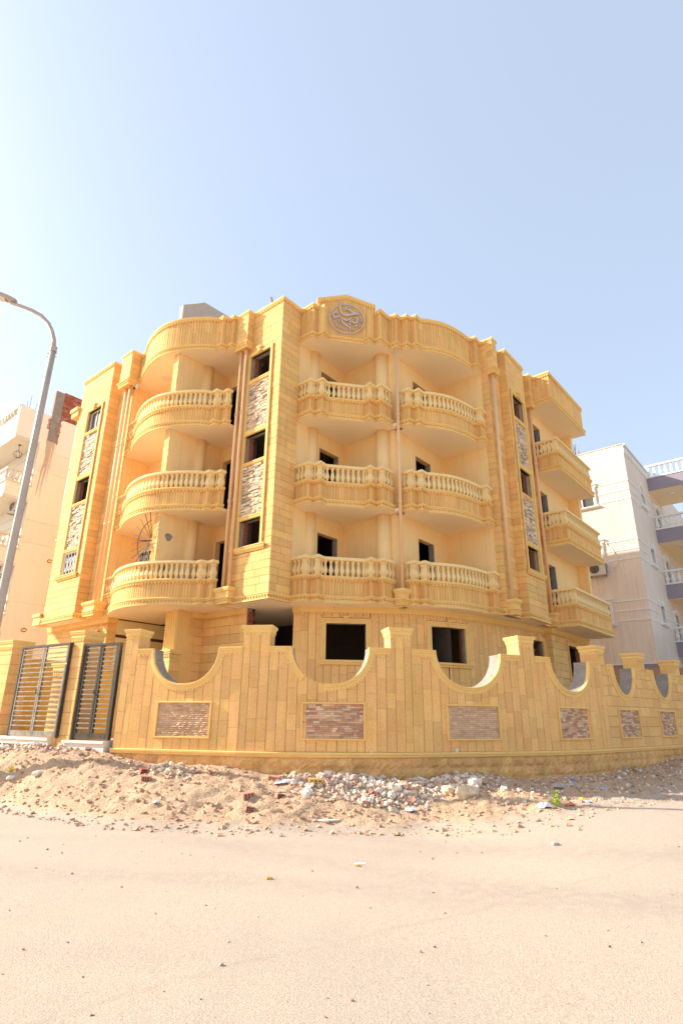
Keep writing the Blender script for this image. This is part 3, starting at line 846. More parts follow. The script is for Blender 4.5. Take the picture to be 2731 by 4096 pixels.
for i in range(19):
    s = .03+(pG.L-.06)*i/18.5
    a, b = s, s+.055
    mb.add([pG.pt(a, .028, gz(a)-.185), pG.pt(b, .028, gz(b)-.185), pG.pt(b, .028, gz(b)-.13), pG.pt(a, .028, gz(a)-.13), pG.pt(a, -.005, gz(a)-.185), pG.pt(b, -.005, gz(b)-.185), pG.pt(b, -.005, gz(b)-.13), pG.pt(a, -.005, gz(a)-.13)],
           [(0, 1, 2, 3), (4, 0, 3, 7), (1, 5, 6, 2), (4, 5, 1, 0)])
part('gable_coping', mb, M['trim'], cr)
# main roof slab
mb = MB(); mb.prism([W(*a) for a in [(9.75, -22.2), (9.75, -20.2), (10.1, -20.0), (10.1, -18.8), (12, -18.8), (12, -13.9), (11.3, -13.9), (11.3, -12.15), (14.5, -12.1), (14.5, -9.9), (17.7, -9.9), (17.7, -8.0), (20.3, -7.8), (25, -7.9), (25, -22.2)]], Z[3]+.12, Z[3]+.3)
part('roof', mb, M['cement'])

# ---- clad walls
TALL = [(6.44, 7.32), (9.27, 10.27), (12.34, 13.32)]
PAN = [(7.44, 9.17), (10.42, 12.22)]
def blockwall(pts, z0, z1, holes=(), thick=.25, name='wall', s0=None, s1=None, cap=True, h=.2308, body=None, teethz=None, base=True, inset=-.02):
    """a clad wall: rough core, coursed blocks, cornice"""
    pa = Path(pts) if not isinstance(pts, Path) else pts
    mb = MB(); wall_body(mb, pa, z0, z1, thick, holes, front=-.022)
    w = part(name, mb, body or M['cement'])
    courses(stone, w, pa, z0+(.24 if base else 0), z1-(.12 if cap else 0), M['stone'], h=h, holes=[(a-.10, b+.10, c-.16, d+.14) if len(k) == 4 else k[:4] for k in holes for a, b, c, d in [k[:4]]])
    mb = MB()
    if base:
        z = z0
        sweep(mb, pa, [(-.03, z), (.025, z), (.025, z+.115), (.045, z+.125), (.045, z+.15), (.06, z+.165), (.065, z+.2), (.02, z+.235), (-.03, z+.235)])
        teeth(mb, pa, z+.055, z+.115, .023, .045, .055, .05)
    if cap:
        sweep(mb, pa, [(-.3, z1-.12), (.02, z1-.12), (.025, z1-.10), (.045, z1-.085), (.05, z1-.04), (.04, z1-.03), (.04, z1+.004), (-.3, z1+.004)])
        teeth(mb, pa, z1-.175, z1-.12, -.005, .035, .06, .055)
    if mb.v: part('cornice', mb, M['trim'], w)
    return pa, w
def window_stack(pa, w, a, b, side='l'):
    """tall moulded frame holding three openings with ledge-stone panels between"""
    zt, zb = TALL[2][1], TALL[0][0]; fw = .12
    mb = MB()
    for u0, u1 in ((a-fw, a), (b, b+fw)):
        pbox(mb, pa, u0, u1, zb, zt+fw, -.1, .03); pbox(mb, pa, u0+(.03 if u0 < a-.01 else .0), u1-(.0 if u0 < a-.01 else .03), zb, zt+fw-.03, .03, .055)
        pbox(mb, pa, u0+(.0), u0+.025, zb, zt+fw, .03, .045)
    pbox(mb, pa, a, b, zt, zt+fw, -.1, .03); pbox(mb, pa, a, b, zt+.0, zt+fw-.03, .03, .055)
    for z0, z1 in ((7.32, 7.44), (9.17, 9.27), (10.27, 10.42), (12.22, 12.34)):
        sweep(mb, pa, [(-.12, z0), (.02, z0), (.045, z0+.02), (.045, z0+.05), (.03, z0+.06), (.055, z1-.03), (.055, z1), (-.12, z1)], a+.001, b-.001)
    part('window_surround', mb, M['trim'], w)
    mb = MB(); sweep(mb, pa, [(-.12, zb-.17), (.03, zb-.17), (.05, zb-.14), (.085, zb-.1), (.1, zb-.05), (.12, zb-.03), (.12, zb), (-.2, zb)], a-.2, b+.2)
    part('window_sill', mb, M['trim'], w)
    # keystone
    c = (a+b)/2; mb = MB()
    for k, (hw, z0, z1, d) in enumerate(((.05, zt-.02, zt+.08, .09), (.065, zt+.06, zt+.17, .11), (.09, zt+.15, zt+.21, .13))): pbox(mb, pa, c-hw, c+hw, z0, z1, 0, d)
    for k in (-1, 0, 1): pbox(mb, pa, c+k*.035-.012, c+k*.035+.012, zt+.0, zt+.15, .1, .125)
    part('keystone', mb, M['trim'], w)
    for z0, z1 in PAN:
        mb = MB(); pbox(mb, pa, a, b, z0, z1, -.16, -.07); bk = part('ledge_panel', mb, M['cement'], w)
        z = z0
        while z < z1-.01:
            h = min(random.choice([.035, .05, .06, .075]), z1-z); s = a-random.uniform(0, .1)
            while s < b-.02:
                L = random.uniform(.1, .34); u0, u1 = max(s, a+.002), min(s+L, b-.002)
                if u1-u0 > .03:
                    dd = random.uniform(-.035, .02); tl = random.uniform(-.012, .012)
                    v, f = piece_vf(pa, u0+.003, u1-.003, z+.003, z+h-.003, -.08, dd, .006)
                    v = [(x, y, zz+tl*(i in (1, 2, 5, 6, 9, 10))+random.uniform(-.004, .004)) for i, (x, y, zz) in enumerate(v)]
                    ledge.add(bk, (v, f), M['ledge'])
                s += L
            z += h
# left wing front
pW1 = Path([(10.6, -22.4), (9.5, -22.4), (9.5, -20.0), (9.9, -20.0), (9.9, -18.95)])
q0 = 1.1
sL = lambda q: 1.1+(q+22.4)
holes = [(sL(-21.52), sL(-20.47), a, b) for a, b in TALL]
frameh = (sL(-21.52)-.02, sL(-20.47)+.02, 6.43, 13.33)
def clad_tall(pts, z0, z1, fr, wholes, **k):
    pa = Path(pts) if not isinstance(pts, Path) else pts
    mb = MB(); wall_body(mb, pa, z0, z1, .25, wholes, front=-.022)
    w = part('wall', mb, M['cement'])
    courses(stone, w, pa, z0+.24, z1-.12, M['stone'], holes=[(fr[0]-.1, fr[1]+.1, fr[2]-.17, fr[3]+.11)] if fr else [])
    mb = MB(); z = z0
    sweep(mb, pa, [(-.03, z), (.05, z), (.05, z+.045), (.0, z+.045), (.0, z+.115), (.055, z+.122), (.055, z+.15), (.07, z+.165), (.075, z+.2), (.02, z+.235), (-.03, z+.235)])
    teeth(mb, pa, z+.045, z+.118, -.002, .048, .06, .055)
    part('base_moulding', mb, M['trim'], w); mb = MB()
    sweep(mb, pa, [(-.27, z1-.12), (.02, z1-.12), (.025, z1-.10), (.045, z1-.085), (.05, z1-.04), (.04, z1-.03), (.04, z1+.004), (-.27, z1+.004)])
    teeth(mb, pa, z1-.175, z1-.12, -.005, .035, .06, .055)
    part('cornice', mb, M['trim'], w)
    return pa, w
_, w1 = clad_tall(pW1, Z[0], ZT, frameh, holes)
window_stack(pW1, w1, sL(-21.52), sL(-20.47))
# tower
pTW = Path([(11.86, -14.0), (11.08, -14.0), (11.08, -11.95), (11.95, -11.95)])
sT = lambda q: .78+(q+14.0)
holes = [(sT(-13.45), sT(-12.44), a, b) for a, b in TALL]
_, w2 = clad_tall(pTW, Z[0], ZT, (sT(-13.45)-.02, sT(-12.44)+.02, 6.43, 13.33), holes)
window_stack(pTW, w2, sT(-13.45), sT(-12.44))
# right pier and wing
pRW = Path([(17.57, -8.05), (17.57, -7.78), (18.57, -7.78), (18.57, -7.47), (20.2, -7.47), (20.2, -7.72), (21.2, -7.72)])
sR = lambda p: .27+1.0+.31+(p-18.57)
holes = [(sR(18.86), sR(19.9), a, b) for a, b in TALL]
_, w3 = clad_tall(pRW, Z[0], ZT, (sR(18.86)-.02, sR(19.9)+.02, 6.43, 13.33), holes)
window_stack(pRW, w3, sR(18.86), sR(19.9))
# pipe boxes at roof level and corbels at first floor level
def boxcap(pts, zlo=13.66, corbel=True, full=True):
    if full:
        pa = Path(pts); mb = MB()
        c = [tuple(k) for k in pa.P]; mb.prism(c, zlo-.0, ZT-.01)
        w = part('pipe_box', mb, M['trim'])
        mb.v and None
        pa2 = Path(pts)
        courses(stone, w, Path([tuple(k) for k in pa2.P], pq=False), zlo+.24, ZT-.12, M['stone'], d0=0, d1=.02)
        mb = MB(); z = zlo
        sweep(mb, pa, [(-.02, z-.02), (.03, z-.02), (.035, z+.115), (.055, z+.125), (.055, z+.15), (.085, z+.165), (.09, z+.2), (.03, z+.235), (-.02, z+.235)])
        teeth(mb, pa, z+.055, z+.115, .03, .06, .05, .05)
        part('base_moulding', mb, M['trim'], w); mb = MB()
        sweep(mb, pa, [(-.1, ZT-.12), (.03, ZT-.12), (.035, ZT-.10), (.055, ZT-.085), (.06, ZT-.04), (.05, ZT-.03), (.05, ZT+.004), (-.1, ZT+.004)])
        teeth(mb, pa, ZT-.165, ZT-.12, .0, .03, .05, .05)
        part('cornice', mb, M['trim'], w)
    if corbel:
        pa = Path(pts); mb = MB(); z = Z[0]
        mb.prism([tuple(k) for k in pa.P], z-.002, z+.48)
        sweep(mb, pa, [(-.01, z-.002), (.01, z-.002), (.02, z+.14), (.05, z+.16), (.05, z+.22), (.02, z+.25), (.03, z+.33), (.07, z+.38), (.09, z+.42), (.09, z+.485), (-.01, z+.485)])
        teeth(mb, pa, z+.075, z+.135, .01, .045, .05, .05)
        part('corbel', mb, M['trim'])
boxcap([(9.93, -19.42), (9.55, -19.42), (9.55, -18.74), (9.93, -18.74)])
boxcap([(11.15, -13.99), (10.83, -13.99), (10.83, -13.42), (11.15, -13.42)])
boxcap([(17.6, -7.8), (17.6, -7.53), (17.91, -7.53), (17.91, -7.8)])
boxcap([(20.8, -7.8), (20.8, -7.47), (21.1, -7.47), (21.1, -7.8)])
boxcap([(14.13, -9.75), (14.13, -9.47), (14.4, -9.47), (14.4, -9.6)], full=False)
# far left pipe capital and corbel
mb = MB(); mb.pq(9.42, 9.85, -23.0, -22.42, Z[0], Z[0]+.4); mb.pq(9.38, 9.85, -23.04, -22.42, Z[0]+.3, Z[0]+.42)
mb.pq(9.42, 9.85, -22.98, -22.42, 13.5, 13.78); mb.pq(9.36, 9.85, -23.04, -22.42, 13.74, 13.9)
part('corbel', mb, M['trim'])
# downpipes
def pipe(p, q, z0, z1, r=.058):
    x, y = W(p, q); mb = MB(); mb.tube([(x, y, z0), (x, y, z1)], r, 14)
    o = part('downpipe', mb, M['pipe'], smooth=True)
    for z in (8.0, 11.1):
        m2 = MB(); m2.tube([(x, y, z), (x, y, z+.12)], r+.012, 14); part('pipe_collar', m2, M['pipe'], o, smooth=True)
for p, q, z0, z1 in ((9.72, -19.16, 5.2, 13.7), (9.72, -18.86, 5.2, 13.7), (10.95, -13.82, 5.2, 13.7), (10.95, -13.56, 5.2, 13.7), (14.28, -9.58, 5.2, 13.76), (17.72, -7.66, 5.2, 13.7), (21.0, -7.62, 5.2, 13.7), (9.62, -22.62, 5.1, 13.6)):
    pipe(p, q, z0, z1)

# ---- plastered recess walls behind the balconies
def pwall(pts, z0, z1, holes=(), name='recess_wall', mat=None, thick=.2):
    pa = Path(pts); mb = MB(); wall_body(mb, pa, z0, z1, thick, holes, front=0.0)
    return pa, part(name, mb, mat or M['plaster'])
for fl in range(3):
    zi = Z[fl]+.08; zt = Z[fl+1]-.01; dt = Z[fl]+2.47
    # left balcony
    pwall([(9.93, -18.95), (10.22, -18.93), (10.95, -18.93)], zi, zt)
    gh_ = [(18.93-18.75+0, 18.93-17.55, zi+1.0 if fl == 0 else zi, dt)] if fl == 0 else []
    pa, w = pwall([(10.95, -18.93), (10.95, -15.93)], zi, zt, gh_)
    mb = MB(); mb.pq(10.12, 10.22, -18.95, -18.90, zi, zt); part('pilaster', mb, M['plaster'])
    mb = MB(); mb.pq(9.70, 11.9, -15.93, -15.63, zi, zt); fin = part('fin_wall', mb, M['plaster'])
    courses(stone, fin, Path([(9.70, -15.93), (9.70, -15.63)]), zi+.02, zt-.02, M['stone'], d0=0, d1=.03)
    x, y = W(10.93, -15.66); mb = MB(); mb.lathe([(.2, zi), (.2, zt)], (x, y), 20); part('column', mb, M['plaster'], smooth=True)
    pwall([(11.86, -15.63), (11.86, -14.0)], zi, zt, [(.08, .95, zi, dt)])
    # centre bay
    pwall([(11.95, -12.0), (14.42, -12.0)], zi, zt, [(1.16, 2.16, zi, dt)])
    mb = MB(); x, y = W(12.74, -12.05); mb.lathe([(.22, zi), (.22, zt)], (x, y), 20); part('column', mb, M['plaster'], smooth=True)
    pwall([(14.4, -12.0), (14.4, -10.4)], zi, zt)
    x, y = W(14.36, -10.28); mb = MB(); mb.lathe([(.235, zi), (.235, zt)], (x, y), 24); part('column', mb, M['plaster'], smooth=True)
    mb = MB(); mb.pq(14.44, 14.75, -10.3, -9.84, zi, zt); part('pilaster', mb, M['plaster'])
    pwall([(14.7, -9.83), (17.6, -9.83)], zi, zt, [(15.67-14.7, 16.65-14.7, zi, dt)])
    pwall([(17.57, -9.83), (17.57, -8.05)], zi, zt)
    # end bay
    pwall([(21.1, -7.74), (24.8, -7.74)], zi, zt, [(21.45-21.1, 22.2-21.1, zi, dt)])
    mb = MB(); mb.pq(24.75, 25.0, -7.75, -7.3, zi, zt); part('pilaster', mb, M['plaster'])
    # floors inside
mb = MB()
for z in Z[:3]: mb.prism([W(*a) for a in [(9.75, -22.2), (9.75, -20.2), (10.1, -20.0), (11.1, -19.1), (11.1, -16), (12, -15.4), (12, -14.15), (11.3, -13.8), (11.3, -12.15), (14.55, -12.2), (14.6, -10), (17.7, -10), (17.7, -8.1), (20.0, -7.75), (25, -7.95), (25, -22.2)]], z-.0, z+.075)
part('floor_slabs', mb, M['cement'])
# back and side walls close the shell
pwall([(25.0, -7.7), (25.0, -22.4)], 0.5, ZT-.3, name='back_wall'); pwall([(25.0, -22.4), (10.5, -22.4)], .5, ZT-.3, name='back_wall')
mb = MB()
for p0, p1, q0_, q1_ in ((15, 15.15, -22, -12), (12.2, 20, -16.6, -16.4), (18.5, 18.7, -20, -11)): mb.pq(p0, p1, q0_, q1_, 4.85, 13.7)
part('light_block_walls', mb, M['dark'])  # partitions added deep inside to block light, coloured dark
# raw brick seen inside the openings
def raw_brick(pa, a, b, z0, z1, left=True):
    mb = MB()
    u = (a-.001, a+.045) if left else (b-.045, b+.001)
    z = z0
    while z < z1:
        L = random.uniform(.0, .03)
        pbox(mb, pa, u[0]-(0 if left else L), u[1]+(L if left else 0), z+.004, min(z+.062, z1)-.004, -.245, -.13); z += .068
    part('brick_jamb', mb, M['jambbrick'])
    mb = MB(); pbox(mb, pa, *((a-.05, a+.30) if left else (b-.55, b+.1)), z0-.3, z1+.3, -1.5, -1.3); part('inner_brick_pier', mb, M['rawbrick'])
# a coursed red brick material for these dim interior piers
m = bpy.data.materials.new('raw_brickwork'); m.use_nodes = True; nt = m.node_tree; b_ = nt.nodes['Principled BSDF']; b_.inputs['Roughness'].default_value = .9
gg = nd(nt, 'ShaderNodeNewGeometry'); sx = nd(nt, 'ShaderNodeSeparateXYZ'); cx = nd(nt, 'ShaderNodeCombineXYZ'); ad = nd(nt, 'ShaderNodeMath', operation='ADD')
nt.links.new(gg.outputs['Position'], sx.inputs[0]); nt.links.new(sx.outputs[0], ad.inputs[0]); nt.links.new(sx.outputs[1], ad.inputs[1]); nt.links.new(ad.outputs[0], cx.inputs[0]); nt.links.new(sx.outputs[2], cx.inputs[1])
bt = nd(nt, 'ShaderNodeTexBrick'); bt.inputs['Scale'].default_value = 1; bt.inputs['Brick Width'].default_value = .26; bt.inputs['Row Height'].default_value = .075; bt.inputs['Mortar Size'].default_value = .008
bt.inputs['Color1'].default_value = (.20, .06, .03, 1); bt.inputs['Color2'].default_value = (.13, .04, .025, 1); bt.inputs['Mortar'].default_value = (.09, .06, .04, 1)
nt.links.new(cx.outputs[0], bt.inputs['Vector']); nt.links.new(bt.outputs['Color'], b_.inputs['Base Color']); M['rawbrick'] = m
for a, b in TALL:
    raw_brick(pTW, sT(-13.45), sT(-12.44), a, b)
    raw_brick(pRW, sR(18.86), sR(19.9), a, b, False)
raw_brick(pW1, sL(-21.52), sL(-20.47), *TALL[1])
# door linings in the recesses
for (p0, p1, q) in ((13.11, 14.11, -12.0), (15.67, 16.65, -9.83), (21.45, 22.2, -7.74)):
    for fl in range(3):
        mb = MB(); mb.pq(p1-.03, p1+.002, q-.2, q-.004, Z[fl]+.1, Z[fl]+2.47); mb.pq(p0-.002, p0+.03, q-.2, q-.004, Z[fl]+.1, Z[fl]+2.47); part('door_lining', mb, M['cement'])

# ---- left wing: glazed window above, empty one, white scroll grille below
def pane_window(pa, a, b, z0, z1):
    mb = MB(); f_ = .05
    for r in ((a, a+f_, z0, z1), (b-f_, b, z0, z1), (a, b, z0, z0+f_), (a, b, z1-f_, z1), ((a+b)/2-.02, (a+b)/2+.02, z0, z1)): pbox(mb, pa, *r, -.16, -.10)
    w = part('window', mb, M['offwhite'])
    mb = MB(); pbox(mb, pa, a+.03, b-.03, z0+.03, z1-.03, -.135, -.13); part('glass_pane', mb, M['glass'], w)
    mb = MB(); N = 40; v = []; f = []
    for i in range(N+1):
        s = a+(b-a)*i/N; d = -.2+.02*math.sin(i*1.9)+.01*math.sin(i*.7)
        v += [pa.pt(s, d, z0), pa.pt(s, d, z1)]
    for i in range(N): f.append((i*2, i*2+2, i*2+3, i*2+1))
    mb.add(v, f); part('curtain', mb, M['curtain'], w)
pane_window(pW1, sL(-21.52), sL(-20.47), *TALL[2])
def scroll_grille(pa, a, b, z0, z1, d=-.03, cols=4):
    mb = MB(); f_ = .05
    for r in ((a, a+f_, z0, z1), (b-f_, b, z0, z1), (a+f_, b-f_, z0, z0+f_), (a+f_, b-f_, z1-f_, z1)): pbox(mb, pa, *r, d-.04, d+.01)
    w = part('window_grille', mb, M['white'])
    n = cols; p_ = (b-a-2*f_)/n
    for i in range(1, n): 
        mb = MB(); pbox(mb, pa, a+f_+p_*i-.01, a+f_+p_*i+.01, z0+f_, z1-f_, d-.02, d); part('bar', mb, M['white'], w)
    mb = MB()
    for i in range(n):
        c = a+f_+p_*(i+.5)
        for zc, sg in ((z0+.2, 1), (z1-.2, -1)):
            for sd in (-1, 1):
                pts = []
                for k in range(22):
                    t = k/21*2.6*math.pi; r = p_*.36*(1-t/(3.2*math.pi))
                    pts.append(pa.pt(c+sd*(p_*.10+math.cos(t)*r*.6)-sd*.02, d-.01, zc+sg*(math.sin(t)*r+.02)))
                mb.tube(pts, .007, 5)
            mb.tube([pa.pt(c+sd_*p_*.3*math.sin(t*math.pi), d-.01, zc+sg*(.1+.3*t)) for sd_ in (1,) for t in [k/10 for k in range(11)]], .007, 5)
            mb.tube([pa.pt(c-p_*.3*math.sin(t*math.pi), d-.01, zc+sg*(.1+.3*t)) for t in [k/10 for k in range(11)]], .007, 5)
    part('scrollwork', mb, M['white'], w)
    mb = MB(); pbox(mb, pa, a+.02, b-.02, z0+.02, z1-.02, d-.12, d-.11); part('glass_pane', mb, M['glass'], w)
scroll_grille(pW1, sL(-21.52), sL(-20.47), 6.44, 7.32)
pgr = Path([(10.95, -18.93), (10.95, -15.93)])
scroll_grille(pgr, .18, 1.38, Z[0]+1.1, Z[0]+2.47, d=.02, cols=4)

# ---- ground floor
GFa = parapet_walk([(12.47, -12.3), (12.47, -12.0), (13.25, -11.17), (14.1, -10.3), (14.75, -9.68), (15.46, -9.2), (16.1, -8.88), (16.8, -8.66), (17.7, -8.48), (18.6, -8.28), (19.3, -8.17), (20.0, -8.11), (20.95, -8.0)], [(1, 12)])
pGF = Path(GFa)
ZG = Z[0]-.012
wins = [(-.42, .76), (2.75, 3.88), (6.70, 7.26)]
gh2 = [(pGF.sx(a), pGF.sx(b), 3.2, 4.26) for a, b in wins]
mb = MB(); wall_body(mb, pGF, .5, ZG, .25, gh2, front=-.022); gw = part('ground_floor_wall', mb, M['cement'])
slabs(stone, gw, pGF, .8, 4.6, M['fence'], w=.235, g=.01, holes=[(a-.13, b+.13, c-.13, d+.17) for a, b, c, d in gh2], zl=(.5, .95), jit=.003)
mb = MB()
sweep(mb, pGF, [(-.03, 4.58), (.03, 4.58), (.04, 4.62), (.06, 4.66), (.07, ZG), (-.03, ZG)])
teeth(mb, pGF, 4.51, 4.575, -.005, .035, .06, .055)
part('cornice', mb, M['trim'], gw)
def moulded_window(pa, w, a, b, z0, z1, fw=.15, inner=None):
    mb = MB()
    for r in ((a-fw, a, z0, z1+fw), (b, b+fw, z0, z1+fw), (a, b, z1, z1+fw)):
        pbox(mb, pa, *r, -.04, .025)
    for r in ((a-fw, a-fw+.045, z0, z1+fw), (b+fw-.045, b+fw, z0, z1+fw), (a-fw+.045, b+fw-.045, z1+fw-.045, z1+fw)): pbox(mb, pa, *r, .025, .05)
    for r in ((a-.07, a-.03, z0, z1+.07), (b+.03, b+.07, z0, z1+.07), (a-.03, b+.03, z1+.03, z1+.07)): pbox(mb, pa, *r, .025, .04)
    part('window_surround', mb, M['trim'], w)
    mb = MB(); sweep(mb, pa, [(-.04, z0-.13), (.05, z0-.13), (.06, z0-.09), (.1, z0-.05), (.11, z0), (-.04, z0)], a-fw-.06, b+fw+.06)
    part('window_sill', mb, M['trim'], w)
    c = (a+b)/2; mb = MB()
    pbox(mb, pa, c-.075, c+.075, z1+.02, z1+.2, 0, .075); pbox(mb, pa, c-.09, c+.09, z1+.17, z1+.215, 0, .1)
    for k in (-2, -1, 1, 2): pbox(mb, pa, c+k*.028-.008, c+k*.028+.008, z1+.05, z1+.165, .07, .092)
    part('keystone', mb, M['trim'], w)
for a, b, c, d in gh2: moulded_window(pGF, gw, a, b, c, d)
for a, b, c, d in gh2[1:]:
    mb = MB(); z = c
    while z < d-.01: pbox(mb, pGF, b-.03-random.random()*.02, b+.001, z+.004, min(z+.062, d)-.004, -.25, -.14); z += .068
    part('brick_jamb', mb, M['jambbrick'], gw)
pGR = Path([(20.95, -8.05), (20.95, -7.72), (24.95, -7.72), (24.95, -9)])
h4 = (.33+22.52-20.95, .33+24.15-20.95, 3.1, 4.28)
mb = MB(); wall_body(mb, pGR, .5, ZG, .25, [h4], front=-.022); gr = part('ground_floor_wall', mb, M['cement'])
courses(stone, gr, pGR, .8, 4.6, M['stone'], h=.25, holes=[(h4[0]-.13, h4[1]+.13, h4[2]-.13, h4[3]+.16)])
mb = MB(); sweep(mb, pGR, [(-.03, 4.58), (.03, 4.58), (.04, 4.62), (.06, 4.66), (.07, ZG), (-.03, ZG)]); teeth(mb, pGR, 4.51, 4.575, -.005, .035, .06, .055); part('cornice', mb, M['trim'], gr)
moulded_window(pGR, gr, *h4, fw=.13)
mb = MB(); z = h4[2]
while z < h4[3]-.01: pbox(mb, pGR, h4[1]-.04-random.random()*.03, h4[1]+.001, z+.004, min(z+.062, h4[3])-.004, -.25, -.14); z += .068
part('brick_jamb', mb, M['jambbrick'], gr)
# recessed wall beside the garage void, entrance pier, cream lobby wall, left wing base
pa, w = blockwall([(11.1, -15.5), (11.62, -15.5), (11.68, -13.5)], .5, ZG, cap=False, base=False, h=.27)
mb = MB(); sweep(mb, pa, [(-.02, 4.58), (.03, 4.58), (.05, 4.64), (.06, ZG), (-.02, ZG)]); teeth(mb, pa, 4.51, 4.575, -.005, .035, .06, .055); part('cornice', mb, M['trim'], w)
mb = MB(); z = 1.0
while z < 4.6: mb.pq(11.7, 11.9, -13.52, -13.46+random.random()*.06, z, z+.062); z += .07
part('brick_jamb', mb, M['jambbrick'], w)
mb = MB(); mb.pq(10.6, 11.3, -16.1, -15.505, .5, ZG); pr_ = part('entrance_pier', mb, M['trim'])
mb = MB()
for k in range(5): mb.pq(10.585, 10.61, -16.1+.03+k*.115, -16.1+.10+k*.115, .5, ZG)
for k in range(5): mb.pq(10.62+k*.1, 10.68+k*.1, -15.53, -15.493, .5, ZG)
part('fluting', mb, M['trim'], pr_)
mb = MB(); mb.pq(12.75, 12.95, -12.5, -12.1, .5, ZG); part('garage_jamb', mb, M['trim'])
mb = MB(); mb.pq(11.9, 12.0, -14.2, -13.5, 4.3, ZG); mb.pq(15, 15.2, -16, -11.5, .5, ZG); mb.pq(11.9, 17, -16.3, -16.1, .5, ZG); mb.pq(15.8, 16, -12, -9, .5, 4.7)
part('light_block_walls', mb, M['dark'])  # dark walls added to enclose the garage void and keep light out
pWB = Path([(11, -23.0), (10.07, -23.0), (10.07, -18.66), (10.4, -18.66)])
gz4 = (.93+23.0-19.42, .93+23.0-19.12, 3.4, 4.15)
pa, w = blockwall(pWB, .5, ZG, cap=False, base=False, h=.27, holes=[gz4])
mb = MB(); sweep(mb, pa, [(-.02, 4.58), (.03, 4.58), (.05, 4.64), (.06, ZG), (-.02, ZG)]); teeth(mb, pa, 4.51, 4.575, -.005, .035, .06, .055); part('cornice', mb, M['trim'], w)
moulded_window(pWB, w, *gz4, fw=.08)
mb = MB()
for k in range(4): z = 3.4+.75*k/3.2; pbox(mb, pWB, gz4[0], gz4[1], z, z+.03, -.03, 0)
for k in range(3): pbox(mb, pWB, gz4[0]+.1*k+.04, gz4[0]+.1*k+.06, 3.4, 4.15, -.03, 0)
part('window_bars', mb, M['iron'], w)
pa, w = pwall([(10.09, -18.68), (14.0, -18.68)], .5, ZG, name='lobby_wall', mat=M['tile'])
mb = MB(); pbox(mb, pa, 0, 3.9, 4.12, 4.22, 0, .012); pbox(mb, pa, 0, 3.9, 4.71, 4.748, 0, .012); part('granite_strip', mb, M['granite'], w)
pwall([(13.9, -18.7), (13.9, -15.6)], .5, ZG, name='lobby_wall', mat=M['tile'])
mb = MB(); mb.prism([W(*a) for a in [(9.55, -22.3), (9.55, -20.0), (9.95, -20), (9.95, -18.8), (14, -18.8), (14, -15.5), (11.7, -15.5), (11.7, -13.9), (11.12, -13.9), (11.12, -11.99), (12.0, -11.99), (14.25, -9.85), (14.45, -9.65), (15.4, -8.9), (17.6, -8.1), (18.6, -7.85), (18.6, -7.52), (20.15, -7.52), (20.15, -7.8), (25, -7.8), (25, -22.3)]], Z[0]-.01, Z[0]+.002)
part('first_floor_soffit', mb, M['soffit'])
# things on the roof
mb = MB()
prf = [(10.42, 14.0), (10.42, 16.98), (10.5, 17.04), (11.0, 17.40), (11.37, 17.70), (12.6, 17.76), (14.0, 17.7), (14.0, 14.0)]
v = [(*W(p, -17.0), z) for p, z in prf]+[(*W(p, -17.22), z) for p, z in prf]; n = len(prf)
mb.add(v, [tuple(range(n)), tuple(range(2*n-1, n-1, -1))]+[(i, n+i, n+(i+1) % n, (i+1) % n) for i in range(n)])
part('stair_head_wall', mb, M['greyslab'])
stone.flush(); strip.flush(); ledge.flush()

# ------------------------------------------------------------------ gateway beside the wall
def wbox(mb, a, b, thick, z0, z1, off=0.0):
    """box along plan segment a-b (world), thickness going back from the front face"""
    a = Vector(a); b = Vector(b); d = (b-a).normalized(); n_ = Vector((d.y, -d.x))
    c = [a+n_*off, b+n_*off, b+n_*(off-thick), a+n_*(off-thick)]
    mb.hexa([(k.x, k.y, z0) for k in c], [(k.x, k.y, z1) for k in c])
def gate_pier(a, b, depth, z0, z1, mat='fence', name='gate_pier', blocks=True, tt=True):
    o = bpy.data.objects.new(name, None); col.objects.link(o); o.parent = bw; o.empty_display_size = .2
    A, B = Vector(a), Vector(b); c = (A+B)/2; o.location = Vector((c.x, c.y, z0))-ORG[bw]; ORG[o] = Vector((c.x, c.y, z0))
    d = (B-A).normalized(); n_ = Vector((d.y, -d.x))
    P0 = [A-n_*depth, A, B, B-n_*depth]
    mb = MB(); wbox(mb, A+d*.02, B-d*.02, depth-.02, z0, z1-.02, -.02); mb.build('pier_shaft', M['trim'], o)
    pa = Path([tuple(k) for k in P0], pq=False)
    courses(gp_reg, o, pa, z0, z1-.2, M[mat], h=.24 if blocks else .6, hi=2, d0=-.02, d1=0)
    mb = MB(); z = z1
    sweep(mb, pa, [(-.03, z-.2), (.0, z-.2), (.02, z-.155), (.02, z-.1), (.045, z-.07), (.045, z-.05), (.06, z-.03), (.06, z), (-.2, z)])
    wbox(mb, A, B, depth, z-.02, z+.001)
    if tt: teeth(mb, pa, z-.24, z-.2, -.01, .018, .04, .035)
    mb.build('pier_cap', M['trim'], o)
gp_reg = Reg('pier_block', bw)
gate_pier((-8.95, 15.58), (-8.38, 15.21), .55, .9, 3.42)
gate_pier((-6.24, 13.78), (-5.88, 13.58), .55, .95, 3.46)
gate_pier((-6.64, 13.98), (-6.26, 13.76), .30, .95, 2.74, blocks=True)
gp_reg.flush()
mb = MB(); wbox(mb, (-14, 18.9), (-8.96, 15.6), .3, .3, 3.1); mb.build('side_wall_run', M['brown'], bw)
